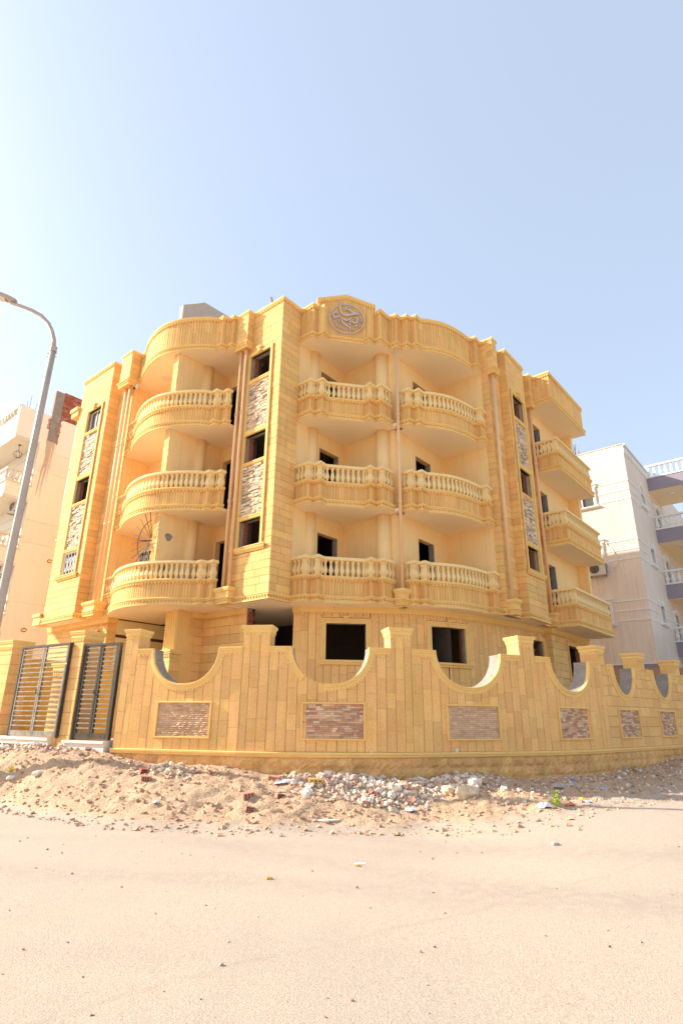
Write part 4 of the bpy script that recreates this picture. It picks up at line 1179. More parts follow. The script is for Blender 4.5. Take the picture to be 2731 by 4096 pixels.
def gate(a, b, z0, z1, n, label, leaves=2, stm='iron'):
    A, B = Vector(a), Vector(b); d = (B-A); L = d.length; d.normalize()
    g_ = thing('metal_gate', label, 'gate', (A.x, A.y, z0))
    at = lambda s, o=0: A+d*s+Vector((d.y, -d.x))*o
    def bx(mb, s0, s1, y0, y1, t=.05, off=0): 
        p0, p1 = at(s0, off), at(s1, off); wbox(mb, p0, p1, t, y0, y1)
    mb = MB(); bx(mb, 0, .05, z0, z1, .08, .01); bx(mb, L-.05, L, z0, z1, .08, .01); bx(mb, .05, L-.05, z1-.05, z1, .08, .01)
    mb.build('gate_frame', M['iron'], g_)
    w = (L-.10)/leaves
    for k in range(leaves):
        lf = bpy.data.objects.new('gate_leaf', None); col.objects.link(lf); lf.parent = g_; lf.empty_display_size = .2
        ps = at(.05+w*k); lf.location = Vector((ps.x, ps.y, z0))-ORG[g_]; ORG[lf] = Vector((ps.x, ps.y, z0))
        s0, s1 = .05+w*k+.008, .05+w*(k+1)-.008
        for u in ((s0, s0+.05), (s1-.05, s1)):
            mb = MB(); bx(mb, *u, z0+.02, z1-.06, .05); mb.build('stile', M[stm], lf)
        mb = MB(); bx(mb, s0+.06, s1-.06, z0+.02, z0+.13, .045, -.003); mb.build('kick_rail', M[stm], lf)
        zz = z0+.13; st_ = (z1-.1-zz)/n
        for i in range(1, n+1):
            mb = MB(); bx(mb, s0+.06, s1-.06, zz+st_*i-.014, zz+st_*i+.014, .035, -.005); mb.build('rail', M['ironrail'], lf)
    mb = MB(); p_ = at(.05+w-.03, .01); mb.tube([(p_.x, p_.y, z0+.95), (p_.x+.0, p_.y-.05, z0+.95), (p_.x+.01, p_.y-.05, z0+1.03)], .012, 6); mb.build('handle', M['black'], g_)
    return g_
gate((-7.86, 14.72), (-6.22, 13.68), 1.14, 3.2, 17, 'wide dark iron gate with horizontal bars at the far left, by the street lamp', stm='ironrail')
gate((-5.85, 13.60), (-4.85, 13.11), 1.12, 3.15, 18, 'narrow dark iron gate with horizontal bars next to the scooped wall')
# gateway steps
def step(a, b, layers, label):
    A = Vector(a); t = thing('marble_step', label, 'step', (A.x, A.y, .7))
    for i, (o, z0, z1, tk, nm) in enumerate(layers):
        mb = MB(); wbox(mb, a, b, tk, z0, z1, o); mb.build(nm, M['marble'], t)
step((-8.9, 15.45), (-6.35, 13.80), [(.12, 1.08, 1.13, .5, 'tread'), (.08, .98, 1.08, .4, 'riser'), (.42, .83, .88, .8, 'tread'), (.38, .5, .83, .7, 'riser')], 'pale marble threshold step under the wide gate at far left')
step((-5.97, 13.70), (-4.85, 13.13), [(.14, 1.05, 1.10, .5, 'tread'), (.10, .7, 1.05, .4, 'riser')], 'pale marble threshold step under the narrow gate beside the wall')
# yard partition seen through the gates
yw = thing('yard_wall', 'low orange yard wall with dentil coping seen through the gates', 'wall', (*W(8, -16.7), .9))
mb = MB(); mb.pq(6.45, 9.5, -16.95, -16.7, .5, 2.92); mb.build('wall_run', M['ochrewall'], yw)
pY = Path([(6.45, -16.7), (9.5, -16.7)])
mb = MB(); sweep(mb, pY, [(-.28, 2.92), (.03, 2.92), (.04, 2.98), (.06, 3.0), (.06, 3.04), (-.3, 3.04)]); teeth(mb, pY, 2.86, 2.92, 0, .03, .07, .06); mb.build('coping', M['trim'], yw)
yw2 = thing('yard_wall', 'short block wall with dentil coping between the scooped wall and the entrance pier', 'wall', (*W(10.45, -16.2), .9))
pY = Path([(10.45, -17.2), (10.45, -15.45), (10.8, -15.45)])
mb = MB(); wall_body(mb, pY, .5, 3.4, .2, front=-.02); mb.build('wall_run', M['trim'], yw2)
r_ = Reg('stone_block', yw2); courses(r_, yw2, pY, 1.0, 3.4, M['stone'], h=.27); r_.flush()
mb = MB(); sweep(mb, pY, [(-.25, 3.4), (.03, 3.4), (.04, 3.44), (.06, 3.46), (.06, 3.52), (-.25, 3.52)]); teeth(mb, pY, 3.3, 3.37, 0, .03, .06, .05); mb.build('coping', M['trim'], yw2)

# ------------------------------------------------------------------ emblem on the gable
em = thing('emblem_sign', 'round silver emblem of raised Arabic calligraphy mounted on the gable', 'sign', pG.pt(.99, .05, 14.65))
def em_pt(s, z, d): return pG.pt(s, d, z)
def ribbon(mb, pts, d0=.045, d1=.085):
    sm = []
    n = len(pts)
    for i in range(n-1):
        p0, p1, p2, p3 = pts[max(i-1, 0)], pts[i], pts[i+1], pts[min(i+2, n-1)]
        for k in range(5):
            t = k/5
            sm.append([.5*((2*p1[a])+(-p0[a]+p2[a])*t+(2*p0[a]-5*p1[a]+4*p2[a]-p3[a])*t*t+(-p0[a]+3*p1[a]-3*p2[a]+p3[a])*t**3) for a in range(3)])
    sm.append(list(pts[-1]))
    v = []; f = []
    for i, (x, z, w) in enumerate(sm):
        a = sm[max(i-1, 0)]; b = sm[min(i+1, len(sm)-1)]
        t = Vector((b[0]-a[0], b[1]-a[1])).normalized(); nn = Vector((-t.y, t.x))*max(w, .004)*.5
        v += [em_pt(x+nn.x, z+nn.y, d1), em_pt(x-nn.x, z-nn.y, d1), em_pt(x-nn.x, z-nn.y, d0), em_pt(x+nn.x, z+nn.y, d0)]
    for i in range(len(sm)-1):
        for k in range(4): f.append((i*4+k, (i+1)*4+k, (i+1)*4+(k+1) % 4, i*4+(k+1) % 4))
    f += [(0, 1, 2, 3), tuple(len(v)-k for k in (1, 2, 3, 4))]
    mb.add(v, f)
STROKES = [
 [(0.756,15.437,0.002),(0.755,15.294,0.025),(0.753,15.234,0.040),(0.755,15.056,0.042),(0.771,14.939,0.047),(0.822,14.843,0.054),(0.896,14.794,0.059),(0.996,14.792,0.061),(1.107,14.829,0.061),(1.206,14.865,0.057),(1.294,14.884,0.059),(1.412,14.903,0.061)],
 [(0.895,14.978,0.008),(0.925,15.034,0.040),(0.994,15.059,0.040),(1.069,15.032,0.044),(1.131,14.981,0.049),(1.194,14.930,0.051),(1.269,14.918,0.049),(1.343,14.921,0.049)],
 [(0.907,15.069,0.006),(0.956,15.113,0.022),(1.031,15.135,0.020),(1.087,15.128,0.010)],
 [(0.662,14.769,0.008),(0.674,14.822,0.025),(0.648,14.863,0.030),(0.587,14.870,0.035),(0.526,14.817,0.044),(0.505,14.741,0.044),(0.546,14.688,0.054),(0.614,14.675,0.049),(0.700,14.708,0.040),(0.779,14.760,0.008)],
 [(0.523,14.565,0.004),(0.559,14.624,0.038),(0.614,14.668,0.044)],
 [(0.605,14.433,0.018),(0.592,14.504,0.018),(0.628,14.564,0.018),(0.689,14.565,0.018),(0.718,14.513,0.018),(0.696,14.459,0.018),(0.641,14.440,0.014)],
 [(0.605,14.425,0.014),(0.636,14.379,0.022),(0.665,14.317,0.022),(0.666,14.259,0.006)],
 [(0.587,14.358,0.008),(0.624,14.334,0.018),(0.656,14.287,0.010)],
 [(0.791,14.242,0.012),(0.827,14.256,0.022),(0.865,14.194,0.022),(0.914,14.234,0.022),(0.975,14.253,0.020),(1.010,14.188,0.006)],
 [(0.836,14.685,0.008),(0.855,14.626,0.035),(0.917,14.579,0.044),(0.997,14.579,0.047),(1.083,14.635,0.044),(1.176,14.755,0.006)],
 [(0.821,14.651,0.015),(0.806,14.561,0.038),(0.838,14.478,0.049),(0.912,14.412,0.054),(1.011,14.352,0.054),(1.085,14.292,0.044),(1.104,14.161,0.004)],
 [(1.151,14.637,0.012),(1.177,14.552,0.042),(1.251,14.491,0.051),(1.332,14.543,0.051),(1.354,14.641,0.044),(1.325,14.711,0.040),(1.288,14.728,0.025),(1.254,14.680,0.008)],
 [(1.208,14.352,0.006),(1.184,14.290,0.018),(1.181,14.232,0.020),(1.221,14.216,0.020),(1.252,14.266,0.018),(1.231,14.304,0.010)],
 [(1.450,14.824,0.006),(1.481,14.725,0.025),(1.530,14.628,0.022),(1.520,14.509,0.006)],
 [(1.462,14.568,0.018),(1.493,14.630,0.018),(1.508,14.588,0.010)],
 [(1.394,14.453,0.008),(1.443,14.463,0.020),(1.462,14.421,0.020),(1.416,14.332,0.004)]]
mb = MB(); ribbon(mb, [(.99+.6*math.cos(R(107.5-a)), 14.65+.6*math.sin(R(107.5-a)), .03) for a in range(0, 350, 7)]); mb.build('ring', M['silver'], em)
for st_ in STROKES:
    mb = MB(); ribbon(mb, st_, .045, .095); mb.build('letter_stroke', M['silver'], em)
for x, z in ((1.102, 14.525), (1.097, 14.432), (1.295, 14.399)):
    mb = MB(); r = .042; c = [(x-r*1.1, z), (x, z-r*.9), (x+r*1.1, z), (x, z+r*.9)]
    mb.add([em_pt(a, b, .095) for a, b in c]+[em_pt(a, b, .045) for a, b in c], [(0, 1, 2, 3)]+[(i, 4+i, 4+(i+1) % 4, (i+1) % 4) for i in range(4)]); mb.build('dot', M['silver'], em)

# ------------------------------------------------------------------ small things on the building
sr = thing('metal_sunburst', 'dark metal sunburst of rods and a ring above the lowest left balcony', 'ornament', (*W(9.62, -15.8), 6.9))
hp = Vector((*W(9.6, -15.86), 6.83)); cq = Vector((math.sin(A50), -math.cos(A50), 0))    # the +q direction
e1 = -cq; nrm = Vector((-CA, -SA, 0))
mb = MB()
for i in range(11):
    a = R(80-i*16.5+6); dr = Vector((0, 0, 1))*math.sin(a)+e1*math.cos(a)*.98
    p0 = hp+dr*.12; p1 = hp+dr*(1.02 if i % 2 == 0 else .98)+nrm*.12
    m2 = MB(); m2.tube([p0, p1], .011, 5); m2.build('rod', M['black'], sr)
mb = MB(); mb.tube([hp+nrm*.07+(Vector((0, 0, 1))*math.sin(R(a))+e1*math.cos(R(a)))*.66 for a in range(90, -96, -6)], .012, 6); mb.build('ring', M['black'], sr)
mb = MB(); mb.tube([hp, hp+e1*.5+Vector((0, 0, .07))+nrm*.1], .02, 6); mb.build('bracket', M['black'], sr)
sc_ = thing('security_camera', 'small white and black security camera under the roof box above the left balconies', 'camera', (*W(9.85, -18.6), 13.55))
x, y = W(9.85, -18.62); mb = MB(); mb.tube([(x, y, 13.72), (x, y, 13.62)], .035, 10); mb.build('mount', M['white'], sc_)
mb = MB(); mb.tube([(x, y, 13.62), (x-.02, y-.05, 13.52), (x-.05, y-.12, 13.46)], [.05, .055, .06], 12); mb.build('housing', M['white'], sc_)
mb = MB(); mb.tube([(x-.05, y-.12, 13.46), (x-.055, y-.135, 13.45)], .05, 12); mb.build('lens', M['black'], sc_)
wp = thing('wooden_plank', 'weathered wooden plank leaning up beside a shorter one at the roof edge', 'plank', (*W(11.9, -13.6), 15.1))
for dx, L, t in ((0, 1.0, -.35), (.2, .45, -.12)):
    mb = MB(); x, y = W(12.2, -13.35); x += dx
    mb.hexa([(x-.04, y, 15.0), (x+.05, y, 15.0), (x+.05, y+.04, 15.0), (x-.04, y+.04, 15.0)], [(x+t-.04, y, 15.6+L), (x+t+.05, y, 15.6+L-.04), (x+t+.05, y+.04, 15.6+L-.04), (x+t-.04, y+.04, 15.6+L)]); mb.build('board', M['wood'], wp)
cl = thing('ceiling_lamp', 'flat round white ceiling lamp under the roof above the left balconies', 'lamp', (*W(10.3, -17.3), 13.7))
x, y = W(10.35, -17.4); mb = MB(); mb.lathe([(.17, 13.70), (.17, 13.735), (.19, 13.75)], (x, y), 24); mb.build('shade', M['offwhite'], cl)
for q_, z_, w_ in ((-15.625, 7.0, .13), (-15.625, 6.0, .1)):
    mb = MB(); c = Vector((*W(10.05, q_), z_)); pv = Vector((CA, SA, 0))
    pts = [c+pv*math.cos(t)*w_*(1+.25*math.sin(3*t))+Vector((0, 0, 1))*math.sin(t)*w_ for t in [k*math.pi/6 for k in range(12)]]
    mb.add([p+cq*.004 for p in pts], [tuple(range(12))])
    mb.add([c+(p-c)*.45+cq*.006 for p in pts], [tuple(range(12))])
    part('cement_patch', mb, M['cement'])

# ------------------------------------------------------------------ street lamp
lx, ly = -7.55, 12.86
sl = thing('street_lamp', 'tall grey street lamp post with curved arm, cut off by the left edge', 'street lamp', (lx, ly, .6))
mb = MB(); mb.tube([(lx, ly, .3), (lx, ly, 4), (lx, ly, 7.6), (lx, ly, 10.6)], [.10, .09, .082, .073], 18); mb.build('pole', M['pole'], sl, smooth=True)
mb = MB(); mb.tube([(lx, ly, 10.52), (lx, ly, 10.67)], .088, 18); mb.tube([(lx-.12, ly-.02, 10.46), (lx+.12, ly-.02, 10.46)], .012, 6); mb.tube([(lx-.11, ly-.02, 10.36), (lx+.13, ly-.02, 10.36)], .010, 6); mb.build('collar', M['pole'], sl)
mb = MB(); arm = [(lx, ly, 10.6), (-7.58, ly, 10.86), (-7.68, ly, 11.15), (-7.82, ly, 11.41), (-8.05, ly, 11.65), (-8.35, ly, 11.83), (-8.66, ly, 11.96), (-8.94, ly, 12.06)]
mb.tube(arm, [.06, .055, .052, .05, .048, .046, .044, .044], 14); mb.build('arm', M['pole'], sl, smooth=True)
hd = []; mb = MB(); N = 12
dirv = Vector((-.93, 0, .36)).normalized(); sidev = Vector((0, 1, 0)); upv = sidev.cross(dirv)*-1
if upv.z < 0: upv = -upv
base = Vector((-8.82, ly, 12.08)); v = []; secs = [(0, .05, .06), (.06, .10, .09), (.25, .15, .11), (.5, .17, .12), (.8, .15, .11), (1.0, .09, .07), (1.06, .03, .03)]
for t, w, h in secs:
    for k in range(N):
        a = 2*math.pi*k/N; zz = math.sin(a); v.append(base+dirv*t+sidev*math.cos(a)*w+upv*(h*zz if zz > 0 else h*.35*zz))
f = [(i*N+k, i*N+(k+1) % N, (i+1)*N+(k+1) % N, (i+1)*N+k) for i in range(len(secs)-1) for k in range(N)]+[tuple(range(N)), tuple(range((len(secs)-1)*N, len(secs)*N))]
mb.add(v, f); hd_ = mb.build('lamp_head', M['pole'], sl, smooth=True)
mb = MB(); v = []
for t, w, h in ((.28, .09, -.04), (.42, .12, -.085), (.65, .12, -.085), (.8, .09, -.04)):
    for k in range(7):
        a = math.pi+math.pi*k/6; v.append(base+dirv*t+sidev*math.cos(a)*w+upv*(h*-math.sin(a)-.02))
mb.add(v, [(i*7+k, i*7+k+1, (i+1)*7+k+1, (i+1)*7+k) for i in range(3) for k in range(6)]); mb.build('lens', M['curtain'], hd_)

# ------------------------------------------------------------------ left neighbour
ln = thing('apartment_building', 'peach rendered apartment block at far left with brick parapet and white balconies', 'building', (*W(10, -27), .9))
Q = -27.0
mb = MB()
# side wall in storey-high render panels with open joints
zs = [.6, 2.2, 3.85, 6.25, 8.95, 10.0, 12.44, 13.49, 15.35]
for i, (a, b) in enumerate(zip(zs, zs[1:])):
    m2 = MB(); m2.pq(9.87, 10.6 if i == 7 else 22, Q-.25, Q, a+.008, b-.008)
    m2.build('render_panel', M['pink2' if i in (1, 4, 6) else 'pink'], ln)
m2 = MB(); m2.pq(10.62, 22, Q-.25, Q-.0, 13.498, 15.34); m2.build('render_panel', M['pink'], ln)
m2 = MB(); m2.pq(9.9, 22, -36, Q-.02, .6, 15.2); m2.build('structure_core', M['pink2'], ln)
m2 = MB(); m2.pq(8.74, 10.1, Q-.3, Q+.003, 13.84, 15.36); m2.build('side_parapet', M['pink'], ln)
m2 = MB(); m2.pq(8.74, 9.0, -36, Q-.3, 13.84, 14.75); m2.build('front_parapet', M['offwhite'], ln)
m2 = MB(); m2.pq(8.76, 9.9, -36, Q-.002, 13.70, 13.84); m2.build('roof_soffit', M['offwhite'], ln)
# concrete column and brick parapet
m2 = MB(); m2.pq(10.15, 10.57, Q-.2, Q+.03, 14.05, 16.78); m2.build('concrete_column', M['cement'], ln)
rb = Reg('red_brick', ln)
pB = Path([(10.575, Q), (16, Q)])
z = 15.37; row = 0
while z < 16.8:
    s = -.12*(row % 2); row += 1
    while s < 1.9:
        L = random.choice([.24, .24, .12]); a, b = max(s, 0), s+L
        if not (random.random() < .012):
            rb.add(ln, piece_vf(pB, a+.006, b-.006, z+.005, z+.069, -.12, random.uniform(-.012, .008), .006), M['redbrick'])
        s += L
    z += .075
m2 = MB(); pbox(m2, pB, 0, 5.2, 15.345, 16.79, -.16, -.03); m2.build('brick_backing', M['mortar'], ln)
for k in range(17):     # broken edges beside the column
    z = 14.0+.08*k
    pp = Path([(10.57, Q), (11.5, Q)]); rb.add(ln, piece_vf(pp, .005, .06+random.random()*.08, z, z+.07, -.05, .012, .006), M['redbrick'])
    if 14.6 < z < 15.2: pp = Path([(9.9, Q), (10.15, Q)]); rb.add(ln, piece_vf(pp, .12+random.random()*.06, .245, z, z+.07, -.05, .012, .006), M['redbrick'])
rb.flush()
# water stains running down below the column
ms = material('wet_stain', (.56, .43, .31), (.66, .51, .37), var=.3, grain=.1, bump=0)
for p0, w0, L, lean in ((10.16, .26, 1.4, -.03), (10.36, .05, 2.6, -.12), (10.45, .04, 2.1, -.02), (10.30, .07, 1.9, -.05), (10.25, .10, 2.9, -.20), (10.5, .03, 1.5, .0), (10.41, .03, 3.0, -.14)):
    m2 = MB(); n = 16; v = []
    for i in range(n+1):
        t = i/n; w = w0*(1-t)**.6*(.8+.4*random.random())+.008; c = p0+w0/2+lean*t+.012*math.sin(t*9+p0*30)
        x0, y0 = W(c-w/2, Q+.004+p0*.0003); x1, y1 = W(c+w/2, Q+.004+p0*.0003); v += [(x0, y0, 14.04-L*t), (x1, y1, 14.04-L*t)]
    m2.add(v, [(2*i, 2*i+1, 2*i+3, 2*i+2) for i in range(n)]); m2.build('stain', ms, ln)
for p_, z_ in ((11.3, 8.3), (10.75, 5.1)):
    m2 = MB(); c = Vector((*W(p_, Q+.005), z_)); pv = Vector((CA, SA, 0))
    m2.add([c+pv*math.cos(t)*.13*(1+.2*math.sin(4*t))+Vector((0, 0, 1))*math.sin(t)*.1 for t in [k*math.pi/5 for k in range(10)]], [tuple(range(10))]); h_ = m2.build('wall_hole', M['brown'], ln)
    m2 = MB(); m2.pq(p_-.07, p_+.07, Q-.02, Q+.03, z_-.04, z_+.03); m2.build('junction_box', M['tile'], h_)
# balconies at its front
BMl = baluster_mesh('neighbour_baluster', .13, .5); BMl.materials[0] = M['offwhite']
for k, zt in enumerate((12.2, 9.2, 6.25, 3.3)):
    b = bpy.data.objects.new('balcony', None); col.objects.link(b); b.parent = ln; b.empty_display_size = .2
    o = Vector((*W(9.3, -28), zt-1.4)); b.location = o-ORG[ln]; ORG[b] = o
    m2 = MB(); m2.pq(8.76, 9.87, -36, Q, zt-1.42, zt-1.28); m2.build('slab', M['offwhite'], b)
    m2 = MB(); m2.pq(8.78, 9.87, Q-.12, Q+.001, zt-1.28, zt-.62); m2.build('side_apron', M['pink'], b)
    m2 = MB(); m2.pq(8.78, 8.9, -36, Q-.12, zt-1.28, zt-.62); m2.build('front_apron', M['offwhite'], b)
    m2 = MB(); m2.pq(8.73, 9.9, Q-.14, Q+.03, zt-.66, zt-.58); m2.pq(8.73, 9.9, Q-.14, Q+.03, zt-.09, zt); m2.build('side_rail', M['offwhite'], b)
    m2 = MB(); m2.pq(8.73, 8.9, -36, Q-.14, zt-.66, zt-.58); m2.pq(8.73, 8.9, -36, Q-.14, zt-.09, zt); m2.build('front_rail', M['offwhite'], b)
    for i in range(6): link('baluster', BMl, b, (*W(8.9+.17*i, Q-.06), zt-.59), A50)
    for i in range(14): link('baluster', BMl, b, (*W(8.82, Q-.25-.19*i), zt-.59), A50)
    m2 = MB(); m2.pq(9.86, 9.9, -36, Q-.01, zt-.0-1.28, zt+1.58); m2.build('facade', M['offwhite'], b)
    for i in range(6): 
        m2 = MB(); m2.pq(9.84, 9.862, -36, Q-.02, zt-1.2+.45*i, zt-1.2+.45*i+.42); m2.build('facade_course', M['offwhite'], b)
m2 = MB(); prf = [(Q-.1, 15.3), (Q-.1, 15.45), (Q-.8, 15.8), (Q-2.3, 16.35), (Q-4.2, 15.6), (Q-4.2, 15.3)]
v = [(*W(8.7, q), z) for q, z in prf]+[(*W(8.95, q), z) for q, z in prf]; n = len(prf)
m2.add(v, [tuple(range(n)), tuple(range(2*n-1, n-1, -1))]+[(i, n+i, n+(i+1) % n, (i+1) % n) for i in range(n)]); m2.build('roof_pediment', M['offwhite'], ln)
for i in range(5):
    m2 = MB(); q = Q-.75-.32*i; m2.pq(8.72, 8.9, q-.1, q, 15.15-.02*i, 15.5+.05*i); m2.build('roof_bracket', M['offwhite'], ln)
for i in range(9):
    x, y = W(8.86, Q-.35-.17*i); link('baluster', BMl, ln, (x, y, 14.75), A50)
m2 = MB(); m2.pq(8.78, 8.95, -31, Q-.3, 15.24, 15.32); m2.build('roof_rail', M['offwhite'], ln)
for i, (p_, h_) in enumerate(((9.05, .4), (9.15, .75), (9.4, .35), (9.5, .5), (9.62, .45))):
    m2 = MB(); x, y = W(p_, Q-.15); m2.tube([(x, y, 15.3), (x+.03*(i % 3-1), y, 15.36+h_)], .008, 5); m2.build('rebar', M['black'], ln)
pl = thing('pendant_lamp', 'dark ring pendant lamp hanging in the top balcony of the far left building', 'lamp', (*W(9.3, -27.7), 13.6))
x, y = W(9.28, -27.75); mb = MB(); mb.tube([(x, y, 13.7), (x, y, 13.35)], .008, 5); mb.lathe([(.06, 13.67), (.06, 13.695)], (x, y), 14); mb.build('rod', M['black'], pl)
for tlt in (0, 1):
    mb = MB(); pts = []
    for k in range(25):
        a = 2*math.pi*k/24; v = Vector((math.cos(a)*.17, 0, math.sin(a)*.17)); v.rotate(Matrix.Rotation(.5+tlt*1.1, 3, 'Z')); v.rotate(Matrix.Rotation(.35-tlt*.6, 3, 'X')); pts.append((x+v.x, y+v.y, 13.2+v.z))
    mb.tube(pts, .011, 5, False); mb.build('ring', M['black'], pl)
mb = MB(); mb.lathe([(.02, 13.12), (.07, 13.17), (.08, 13.2), (.06, 13.26), (.02, 13.29)], (x, y), 12); mb.build('bulb', M['offwhite'], pl)

# ------------------------------------------------------------------ right neighbour
rn = thing('apartment_building', 'beige and purple-grey apartment block at the right edge with white balustrades', 'building', (*W(30, -6.3), .9))
P0_, Q0_ = 29.72, -6.26
pL = Path([(P0_, -20), (P0_, Q0_)])              # face towards the street corner
pR = Path([(P0_, Q0_), (50, Q0_)])
LL = pL.L
lw = [(LL-1.5, LL-2.6)]
lholes = [(LL-3.0, LL-1.72, 12.0, 13.0), (LL-3.0, LL-1.72, 8.98, 10.0), (LL-3.0, LL-1.72, 6.0, 7.0)]
rholes = [(2.1, 2.95, 12.3, 13.05), (2.1, 2.95, 9.12, 9.95), (2.1, 2.95, 6.15, 7.0)]
rholes += [(5.3, 6.1, z, z+2.1) for z in (10.9, 7.9, 4.9)]
mb = MB(); wall_body(mb, pL, 4.1, 15.0, .25, lholes, front=0); wl = mb.build('street_wall', M['mauve'], rn)
mb = MB(); wall_body(mb, pR, 4.1, 15.0, .25, rholes, front=0); wr = mb.build('flank_wall', M['mauve'], rn)
mb = MB(); wall_body(mb, pL, .5, 4.1, .25, [(LL-2.9, LL-1.5, 1.0, 3.9)], front=.01); mb.build('plinth', M['purple'], rn)
mb = MB(); wall_body(mb, pR, .5, 4.1, .25, [], front=.01); mb.build('plinth', M['purple'], rn)
for z in (4.1, 6.09, 6.56, 7.02, 9.04, 9.5, 9.97, 12.08, 12.54, 13.02):
    for pa, hs, w, mr_ in ((pL, [(a-.22, b+.22) for a, b, c, d in lholes[:1]], wl, 0), (pR, [(1.9, 3.15)], wr, 0)):
        mb = MB(); st_ = [0]; hh = hs if z > 4.5 else []
        edges = [(0, hh[0][0]), (hh[0][1], pa.L)] if hh else [(0, pa.L)]
        for a, b in edges: sweep(mb, pa, [(-.01, z-.03), (.022, z-.03), (.022, z+.03), (-.01, z+.03)], a, b)
        mb.build('string_band', M['white'], w)
def rwin(pa, w, a, b, z0, z1, arched=False, door=False):
    fw = .13; mb = MB()
    for r in ((a-fw, a, z0, z1), (b, b+fw, z0, z1)): pbox(mb, pa, *r, -.02, .06)
    for k in range(2):
        for r in ((a-fw+.03+.045*k, a-fw+.05+.045*k, z0, z1), (b+.03+.045*k, b+.05+.045*k, z0, z1)): pbox(mb, pa, *r, .06, .075)
    if arched:
        c = (a+b)/2; r0 = (b-a)/2; N = 12; v = []
        for i in range(N+1):
            t = math.pi*i/N
            for rr in (r0, r0+fw): v += [pa.pt(c-rr*math.cos(t), .06, z1+rr*math.sin(t)*.9), pa.pt(c-rr*math.cos(t), -.02, z1+rr*math.sin(t)*.9)]
        mb.add(v, [f for i in range(N) for f in ((i*4, i*4+2, i*4+6, i*4+4), (i*4+2, i*4+3, i*4+7, i*4+6), (i*4, i*4+4, i*4+5, i*4+1))])
        pbox(mb, pa, c-.07, c+.07, z1+r0, z1+r0+.28, 0, .1)
    else:
        sweep(mb, pa, [(-.02, z1), (.06, z1), (.07, z1+.07), (.12, z1+.14), (.12, z1+.2), (-.02, z1+.2)], a-fw-.06, b+fw+.06)
        c = (a+b)/2; pbox(mb, pa, c-.06, c+.06, z1-.02, z1+.28, 0, .15)
    if not door: sweep(mb, pa, [(-.02, z0-.14), (.07, z0-.14), (.13, z0-.07), (.14, z0), (-.02, z0)], a-fw-.08, b+fw+.08)
    s = mb.build('window_surround', M['white'], w)
    mb = MB(); 
    for r in ((a, a+.06, z0, z1), (b-.06, b, z0, z1), (a, b, z1-.05, z1), (a, b, z0, z0+.05), ((a+b)/2-.03, (a+b)/2+.03, z0, z1)): pbox(mb, pa, *r, -.13, -.08)
    mb.build('sash', M['offwhite'], s)
    mb = MB(); pbox(mb, pa, a+.01, b-.01, z0+.01, z1-.01, -.16, -.15); mb.build('glass_pane', M['glass'], s)
for h in lholes: rwin(pL, wl, *h)
for i, h in enumerate(rholes): rwin(pR, wr, *h, arched=(i == 0), door=i > 2)
mb = MB(); wall_body(mb, pR, 15.0-.5, 15.0-.08, .2, [], s1=4.55, front=.03); sweep(mb, pR, [(-.2, 14.92), (.12, 14.92), (.12, 15.02), (-.2, 15.02)], 0, 4.6); teeth(mb, pR, 14.55, 14.85, .03, .07, .09, .09, .2, 4.4); mb.build('roof_frieze', M['white'], wr)
mb = MB(); sweep(mb, pL, [(-.2, 14.99), (.03, 14.99), (.03, 15.03), (-.2, 15.03)]); mb.build('roof_edge', M['mauve'], wl)
mb = MB(); mb.pq(P0_+.02, 50, -20, Q0_-.02, 14.2, 14.4); mb.build('roof', M['cement'], rn)
BMr = baluster_mesh('white_baluster', .15, .62); BMr.materials[0] = M['white']
for k, zb in enumerate((13.80, 10.75, 7.7, 4.7)):
    b = bpy.data.objects.new('balcony', None); col.objects.link(b); b.parent = rn; b.empty_display_size = .2
    o = Vector((*W(35, -5), zb)); b.location = o-ORG[rn]; ORG[b] = o
    qo = Q0_+(2.9 if k == 0 else 3.6)
    ol = [(P0_+4.55, Q0_), (P0_+4.55, qo-.5), (P0_+4.75, qo-.15), (P0_+5.3, qo), (P0_+6.3, qo-.1), (P0_+7.2, qo-.6), (P0_+7.6, qo-1.0)] if k == 0 else [(P0_+4.55, Q0_), (P0_+4.55, qo), (P0_+11, qo)]
    pb = Path(ol); lowz = zb-.15 if k == 0 else zb-.0
    za = zb if k == 0 else zb
    mb = MB(); mb.prism([tuple(p) for p in pb.P]+[W(P0_+(7.6 if k == 0 else 11), Q0_)], za-.02, za+.12); mb.build('slab', M['soffit'], b)
    mb = MB(); sweep(mb, pb, [(-.12, za-.01), (.01, za-.01), (.01, za+.75), (-.12, za+.75)]); mb.build('apron', M['purple'], b)
    mb = MB(); sweep(mb, pb, [(-.14, za+.75), (.04, za+.75), (.04, za+.83), (-.14, za+.83)]); sweep(mb, pb, [(-.14, za+1.43), (.05, za+1.43), (.05, za+1.53), (-.14, za+1.53)]); mb.build('handrail', M['white'], b)
    s = .15
    while s < pb.L-.1:
        q = pb.at(s, -.05); link('baluster', BMr, b, (q.x, q.y, za+.82), pb.rot(s)); s += .29
    for sx_ in (.9, 1.9):
        mb = MB(); x, y = W(P0_+4.6+sx_*1.1, Q0_+sx_); mb.lathe([(.15, za-.06), (.16, za-.02)], (x, y), 18); mb.build('ceiling_light', M['white'], b)
